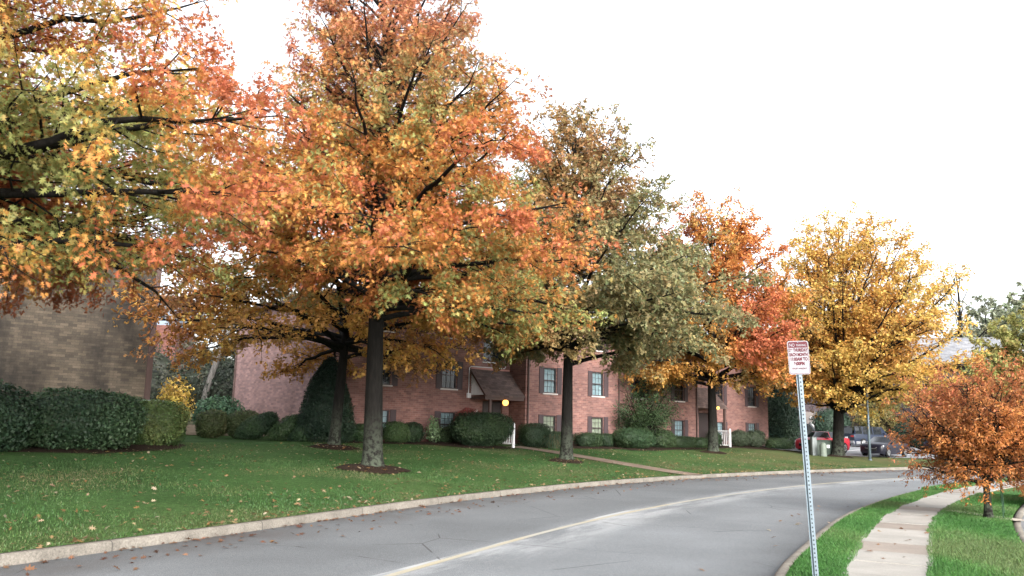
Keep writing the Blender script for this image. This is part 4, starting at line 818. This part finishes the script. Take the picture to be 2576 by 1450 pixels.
car('parked_car', 'black sedan parked nose out just beyond the pale pole', (27.6, 61.6, zf(27.6, 61.6) + .05), hd(-.74, -.67), 4.75, 1.82, 1.45, P_NAVY, scale=.96)
car('parked_car', 'red sedan half hidden by the trunk of the yellow maple', (23.1, 61.7, zf(23.1, 61.7) + .05), hd(-.80, -.60), 4.6, 1.8, 1.45, P_RED)
car('parked_minivan', 'dark blue minivan with grey lower panels showing its rear', (32.3, 75.4, zf(32.3, 75.4) + .05), hd(.93, .37), 4.9, 1.95, 1.78, P_BLUE, 'van', P_SIL)
car('parked_suv', 'black SUV behind the dark evergreen at the end of the brick block', (24.0, 71.5, zf(24, 71.5) + .05), hd(-.84, -.54), 4.8, 1.95, 1.8, P_BLK, 'van')
car('parked_suv', 'dark SUV glimpsed through the small russet tree', (36.4, 68.0, zf(36.4, 68) + .05), hd(.75, -.66), 4.7, 1.9, 1.75, P_NAVY, 'van')
car('parked_car', 'dark car cut off by the right edge of the picture', (15.6, 23.2, -.02), hd(-.55, -.83), 4.6, 1.8, 1.46, P_BLK)
# ------------------------------------------------------------------ street furniture
lp = empty('light_pole', (23.3, 54.2, zf(23.3, 54.2)), 0, 'pale grey pole rising into the yellow leaves beside the black sedan', 'pole')
MB().tube([(0, 0, -.1), (0, 0, 2.5), (-.0, 0, 5.0)], [.09, .075, .055], 10).build('shaft', M_METALW, lp, smooth=True); MB().lathe([(.13, -.02), (.13, .05), (.09, .08)], 12).build('base_plate', M_METALW, lp)
MB().tube([(0, 0, 4.95), (.3, -.1, 5.15), (.7, -.2, 5.2)], .035, 8).box((.9, -.26, 5.2), (.5, .2, .1)).build('lamp_head', M_METALW, lp)
ub = empty('transformer_box', (20.9, 56.9, zf(20.9, 56.9)), R(20), 'dark green metal transformer cabinet left of the yellow maple trunk', 'utility box', 'utility boxes on the lawn')
MB().box((0, 0, .45), (1.9, .9, 1.0)).build('cabinet', M_GREENBOX, ub, bevel=.04); MB().box((0, 0, .985), (1.98, .98, .07)).build('lid', M_GREENBOX, ub, bevel=.02); MB().box((.55, -.462, .6), (.24, .02, .2)).build('warning_label', M_WHITE, ub)
up = empty('utility_post', (20.35, 56.0, zf(20.35, 56)), R(15), 'pale square utility post in front of the transformer cabinet', 'post', 'utility boxes on the lawn'); MB().box((0, 0, .55), (.34, .28, 1.2)).build('body', plain('pale_grey_enamel', (.15, .17, .17), .5), up, bevel=.03); MB().box((0, 0, 1.17), (.38, .32, .06)).build('cap', plain('pale_grey_enamel', (.15, .17, .17), .5), up, bevel=.02)
pd = empty('cable_pedestal', (20.75, 55.4, zf(20.75, 55.4)), 0, 'pale green round-topped cable pedestal beside the maple trunk', 'pedestal', 'utility boxes on the lawn'); MB().lathe([(.22, -.05), (.22, .68), (.19, .80), (.11, .89), (0, .92)], 16).build('body', M_PEDESTAL, pd, smooth=True); MB().lathe([(.235, 0), (.235, .1), (.22, .12)], 16).build('collar', M_PEDESTAL, pd)
for i, (x, y) in enumerate(((10.95, 18.75), (11.65, 19.9))):
    so = empty('garden_stake', (x, y, .1), 0, ['thin green stake right of the small russet tree, the nearer and taller one', 'thin green stake farther back from the small russet tree'][i], 'stake', 'green stakes'); MB().tube([(0, 0, -.1), (-.04, 0, 1.15)], .012, 5).build('rod', plain('green_stake_paint', (.02, .06, .03), .6), so)
gs = empty('short_sign', (17.7, 30.7, .1), R(-20), 'small grey sign on a short post at the far sidewalk bend', 'sign'); MB().b2((-.03, -.02, -.1), (.03, .02, 1.15)).build('post', M_METALW, gs); MB().b2((-.11, -.045, .55), (.11, -.021, 1.2)).build('panel', plain('grey_sign_back', (.35, .36, .40), .6), gs, bevel=.006)
# no parking sign
base = Vector((3.80, 10.5, .11)); tilt = R(-2.9)
ns_root = empty('no_parking_sign', base, 0, 'white and red no parking sign on a leaning perforated steel post', 'sign'); ns_root.rotation_euler = (0, tilt, R(3))
ph = 2.93; m = MB(); hw_, ho = .018, .009; zc_ = .04; zs_ = []
while zc_ < ph - .03: zs_.append(zc_); zc_ += .0508
prev = 0
for z in zs_:
    m.poly([(-ho, 0, prev), (ho, 0, prev), (ho, 0, z - ho), (-ho, 0, z - ho)])
    for s in ((-ho, z - ho, ho, z - ho), (ho, z - ho, ho, z + ho), (ho, z + ho, -ho, z + ho), (-ho, z + ho, -ho, z - ho)): m.poly([(s[0], 0, s[1]), (s[2], 0, s[3]), (s[2], .004, s[3]), (s[0], .004, s[1])])
    prev = z + ho
m.poly([(-ho, 0, prev), (ho, 0, prev), (ho, 0, ph), (-ho, 0, ph)])
m.poly([(-hw_, 0, 0), (-ho, 0, 0), (-ho, 0, ph), (-hw_, 0, ph)]); m.poly([(ho, 0, 0), (hw_, 0, 0), (hw_, 0, ph), (ho, 0, ph)])
for s in (1, -1):
    for (xa, ya), (xb, yb) in (((hw_, 0), (.026, .026)), ((.026, .026), (.040, .026))): m.poly([(s * xa, ya, 0), (s * xb, yb, 0), (s * xb, yb, ph), (s * xa, ya, ph)][::s])
m.poly([(-.026, .024, 0), (.026, .024, 0), (.026, .024, ph), (-.026, .024, ph)])
po = m.build('post', M_METALW, ns_root)
mb_ = MB(); mb_.poly([(-ho, .006, 0), (ho, .006, 0), (ho, .006, ph), (-ho, .006, ph)]); mb_.build('hole_shade', M_BLACK, po)  # black strip added behind the punched holes to paint them dark
pw_, ph2, r_ = .275, .425, .03
def rrect(w, h, r, n=6):
    P = []
    for cx, cz, a0 in ((w / 2 - r, h / 2 - r, 0), (-w / 2 + r, h / 2 - r, 90), (-w / 2 + r, -h / 2 + r, 180), (w / 2 - r, -h / 2 + r, 270)):
        for k in range(n + 1): P.append((cx + r * math.cos(R(a0 + 90 * k / n)), cz + r * math.sin(R(a0 + 90 * k / n))))
    return P
zc_ = ph - ph2 / 2 + .02
pe = empty('sign_panel', (0, 0, 0)); bpy.data.objects.remove(pe)
M_SIGNW = plain('sign_white', (.22, .215, .23), .6, .2, vary=.05); M_SIGNR = plain('sign_maroon', (.065, .006, .013), .6, .2, vary=.12)
o_ = rrect(pw_, ph2, r_); m = MB(); f = [(x, -.006, z + zc_) for x, z in o_]; b_ = [(x, -.002, z + zc_) for x, z in o_]; m.poly(f[::-1]); m.poly(b_)
for i in range(len(f)): j = (i + 1) % len(f); m.poly([f[i], f[j], b_[j], b_[i]])
panel = m.build('sign_panel', M_SIGNW, ns_root)
bo_, bi_ = rrect(pw_ - .018, ph2 - .018, r_ * .85), rrect(pw_ - .026, ph2 - .026, r_ * .75); m = MB()
for i in range(len(bo_)): j = (i + 1) % len(bo_); m.poly([(bo_[i][0], -.0072, bo_[i][1] + zc_), (bi_[i][0], -.0072, bi_[i][1] + zc_), (bi_[j][0], -.0072, bi_[j][1] + zc_), (bo_[j][0], -.0072, bo_[j][1] + zc_)])
m.build('border', M_SIGNR, panel)
top = zc_ + ph2 / 2 - .015; m = MB(); m.poly([(-pw_ / 2 + .016, -.0072, top - .072), (pw_ / 2 - .016, -.0072, top - .072), (pw_ / 2 - .016, -.0072, top - .012), (pw_ / 2 - .03, -.0072, top), (-pw_ / 2 + .03, -.0072, top), (-pw_ / 2 + .016, -.0072, top - .012)]); m.build('red_band', M_SIGNR, panel)
def text(s, x, z, size, mat, width=None, bold=0.0):
    cu = bpy.data.curves.new('lettering', 'FONT'); cu.body = s; cu.size = size; cu.align_x = 'CENTER'; cu.offset = bold; ob = bpy.data.objects.new('lettering', cu); S.collection.objects.link(ob)
    dg = bpy.context.evaluated_depsgraph_get(); me = bpy.data.meshes.new_from_object(ob.evaluated_get(dg)); bpy.data.objects.remove(ob)
    w = max(v.co.x for v in me.vertices) - min(v.co.x for v in me.vertices); k = 1 if width is None else width / w
    for v in me.vertices: v.co = (x + v.co.x * k, -.0086, z + v.co.y)
    me.materials.clear(); me.materials.append(mat); o = bpy.data.objects.new('lettering', me); link(o, panel); return o
tz = zc_ + ph2 / 2
text('NO', -.077, tz - .072, .056, M_SIGNW, .066, .0004); text('PARKING', .042, tz - .070, .042, M_SIGNW, .128, .0002)
text('2', -.112, tz - .136, .056, M_SIGNR, .024, .001); text('ND', -.087, tz - .118, .026, M_SIGNR, .022, .0006); text('THURSDAY', .027, tz - .136, .056, M_SIGNR, .19, .0028)
text('EACH MONTH', 0, tz - .193, .056, M_SIGNR, .235, .0028); text('11:00AM TO', 0, tz - .250, .056, M_SIGNR, .22, .0028); text('3:00PM', 0, tz - .307, .056, M_SIGNR, .14, .0028); text('EXCEPT HOLIDAYS', 0, tz - .36, .028, M_SIGNR, .19, .0006)
m = MB()
for z in (tz - .02, tz - .385): m.lathe([(.006, -.012), (.006, -.0088)], 8, (0, 0, z), 'y').lathe([(0, -.012), (.006, -.012)], 8, (0, 0, z), 'y')
m.build('bolt', M_METALW, panel)
# ------------------------------------------------------------------ mulch rings, grass, fallen leaves
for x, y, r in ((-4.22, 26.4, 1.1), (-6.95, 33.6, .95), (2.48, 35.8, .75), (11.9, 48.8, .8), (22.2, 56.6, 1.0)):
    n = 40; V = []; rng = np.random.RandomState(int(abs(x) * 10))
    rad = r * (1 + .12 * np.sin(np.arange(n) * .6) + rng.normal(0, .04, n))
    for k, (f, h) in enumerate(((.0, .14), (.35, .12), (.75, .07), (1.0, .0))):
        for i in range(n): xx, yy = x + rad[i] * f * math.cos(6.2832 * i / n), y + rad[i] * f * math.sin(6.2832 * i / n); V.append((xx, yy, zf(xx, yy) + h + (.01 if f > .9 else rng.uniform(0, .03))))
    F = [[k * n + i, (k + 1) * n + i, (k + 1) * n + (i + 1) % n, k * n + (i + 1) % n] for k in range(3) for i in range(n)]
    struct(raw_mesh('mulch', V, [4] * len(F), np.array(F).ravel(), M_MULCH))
# bare dark soil under the left shrubs and at the facade
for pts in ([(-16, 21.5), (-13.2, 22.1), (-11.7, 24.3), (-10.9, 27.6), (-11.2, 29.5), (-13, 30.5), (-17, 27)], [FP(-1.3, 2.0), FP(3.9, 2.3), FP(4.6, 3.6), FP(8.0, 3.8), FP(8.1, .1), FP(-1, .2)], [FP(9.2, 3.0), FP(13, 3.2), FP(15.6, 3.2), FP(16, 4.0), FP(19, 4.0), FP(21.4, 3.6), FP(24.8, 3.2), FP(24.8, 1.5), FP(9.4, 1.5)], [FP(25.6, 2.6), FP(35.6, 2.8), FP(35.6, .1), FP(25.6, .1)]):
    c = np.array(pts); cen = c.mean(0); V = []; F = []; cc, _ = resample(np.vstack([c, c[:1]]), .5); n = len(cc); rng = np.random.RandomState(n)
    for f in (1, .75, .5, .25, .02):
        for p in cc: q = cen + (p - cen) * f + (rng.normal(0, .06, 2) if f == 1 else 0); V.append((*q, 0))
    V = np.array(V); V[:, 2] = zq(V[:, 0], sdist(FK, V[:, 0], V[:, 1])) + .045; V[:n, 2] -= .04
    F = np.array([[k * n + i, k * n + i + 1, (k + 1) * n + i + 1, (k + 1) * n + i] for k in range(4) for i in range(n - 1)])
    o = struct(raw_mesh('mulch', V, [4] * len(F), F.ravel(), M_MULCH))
    if o.data.polygons[0].normal.z < 0: o.data.flip_normals()
def blades(name, X, Y, Z, h, w, stops, seed):
    rng = np.random.RandomState(seed); n = len(X); az = rng.uniform(0, 6.283, n); hh = h * rng.uniform(.5, 1.3, n); ln = hh * rng.uniform(.1, .8, n); la = rng.uniform(0, 6.283, n)
    dx, dy = np.cos(az) * w / 2, np.sin(az) * w / 2; z = Z - .01; tx, ty = X + np.cos(la) * ln, Y + np.sin(la) * ln; mx, my = X + np.cos(la) * ln * .3, Y + np.sin(la) * ln * .3
    V = np.stack([np.stack([X - dx, Y - dy, z], 1), np.stack([X + dx, Y + dy, z], 1), np.stack([mx + dx * .7, my + dy * .7, z + hh * .6], 1), np.stack([tx, ty, z + hh], 1), np.stack([mx - dx * .7, my - dy * .7, z + hh * .6], 1)], 1).reshape(-1, 3)
    col = tint_of(np.stack([X, Y], 1), stops, .9, seed, rng, jit=.2, spread=.2)
    o = raw_mesh(name, V, np.full(n, 5), np.arange(n * 5), M_SHRUB, fcol=col); return tag(o, kind='stuff')
rng = np.random.RandomState(9)
GV = [(.045, .13, .03), (.06, .16, .038), (.085, .18, .05), (.11, .16, .06)]
def near_blades(n, s0, s1, q0, q1, seed, h, w, edge=0):
    s = s0 + (s1 - s0) * rng.uniform(0, 1, n) ** 1.35; q = rng.uniform(q0, q1, n)
    if edge: q = q + edge * (fbm(np.stack([s, s * .3], 1), 2.2, seed) - .5) * .06 * ((q > (q0 + q1) / 2) == (edge > 0))
    x = np.interp(s, ns, nk[:, 0]) + np.interp(s, ns, nn[:, 0]) * q; y = np.interp(s, ns, nk[:, 1]) + np.interp(s, ns, nn[:, 1]) * q
    return blades('grass', x, y, np.full(n, .12), h, w, GV, seed)
near_blades(80000, 10.5, 36, .19, .88, 1, .065, .009, 1)
near_blades(120000, 10.5, 34, 1.82, 3.27, 2, .065, .009, -1)
near_blades(9000, 34, 60, .1, .85, 3, .10, .03)
GF = [(.030, .075, .02), (.042, .095, .026), (.06, .105, .032), (.10, .10, .045)]
n = 230000; s = rng.uniform(6, 62, n); q = .16 + 14 * rng.uniform(0, 1, n) ** 1.5; x = np.interp(s, fs, fk[:, 0]) + np.interp(s, fs, fn_[:, 0]) * q; y = np.interp(s, fs, fk[:, 1]) + np.interp(s, fs, fn_[:, 1]) * q
dpt = sdist(pw, x, y); keep = (np.abs(dpt) > .55) | (y > 43); x, y, q = x[keep], y[keep], q[keep]
blades('grass', x, y, zq(x, q), .042, .012, GF, 4)
def litter(name, x, y, z, size, stops, seed, tmpl=T_OAK):
    rng = np.random.RandomState(seed); n = len(x); C = np.stack([x, y, z + .015], 1); N = np.array([0, 0, 1.]) + rng.normal(0, .3, (n, 3)); D = rng.normal(0, 1, (n, 3)) * np.array([1, 1, .1])
    V, ct, lp_ = leaf_arrays(C, N, D, size * rng.uniform(.6, 1.2, n), tmpl); col = tint_of(C, stops, 2.0, seed, rng, spread=.35); o = raw_mesh(name, V, ct, lp_, M_LEAF, fcol=col); return tag(o, kind='stuff')
LT = [(.20, .13, .07), (.28, .21, .12), (.28, .16, .06), (.15, .08, .04), (.36, .30, .20)]
n = 1700; s = rng.uniform(8, 60, n); q = .2 + 13 * rng.uniform(0, 1, n) ** 2.3; x = np.interp(s, fs, fk[:, 0]) + np.interp(s, fs, fn_[:, 0]) * q; y = np.interp(s, fs, fk[:, 1]) + np.interp(s, fs, fn_[:, 1]) * q
litter('fallen_leaves', x, y, zq(x, q) + .03, .115, LT, 5)
n = 750; s = rng.uniform(12, 62, n); q = -.06 - 1.6 * rng.uniform(0, 1, n) ** 3; x = np.interp(s, fs, fk[:, 0]) + np.interp(s, fs, fn_[:, 0]) * q; y = np.interp(s, fs, fk[:, 1]) + np.interp(s, fs, fn_[:, 1]) * q
litter('fallen_leaves', x, y, np.zeros(n) + .006, .12, [(.16, .07, .04), (.25, .13, .07), (.10, .05, .035)], 6)
n = 46; s = rng.uniform(10, 30, n); q = np.concatenate([rng.uniform(-1.2, -.1, 24), rng.uniform(.85, 1.9, 22)]); x = np.interp(s, ns, nk[:, 0]) + np.interp(s, ns, nn[:, 0]) * q; y = np.interp(s, ns, nk[:, 1]) + np.interp(s, ns, nn[:, 1]) * q
litter('fallen_leaves', x, y, np.where(q > 0, .15, .006), .12, [(.16, .08, .05), (.25, .14, .08), (.35, .27, .2)], 7)
n = 1300; s = rng.uniform(14, 62, n); q = rng.uniform(.6, 13, n); x = np.interp(s, fs, fk[:, 0]) + np.interp(s, fs, fn_[:, 0]) * q; y = np.interp(s, fs, fk[:, 1]) + np.interp(s, fs, fn_[:, 1]) * q
litter('fallen_leaves', x, y, zq(x, q) + .025, .10, LT, 15)
x = []; y = []
for cx, cy, r in ((-4.22, 26.4, 1.1), (-6.95, 33.6, 1.0), (2.48, 35.8, .9)):
    a_ = rng.uniform(0, 6.28, 50); d_ = r * np.sqrt(rng.uniform(.15, 1, 50)); x += list(cx + d_ * np.cos(a_)); y += list(cy + d_ * np.sin(a_))
x = np.array(x); y = np.array(y); litter('fallen_leaves', x, y, zq(x, sdist(FK, x, y)) + .1, .12, LT, 8)
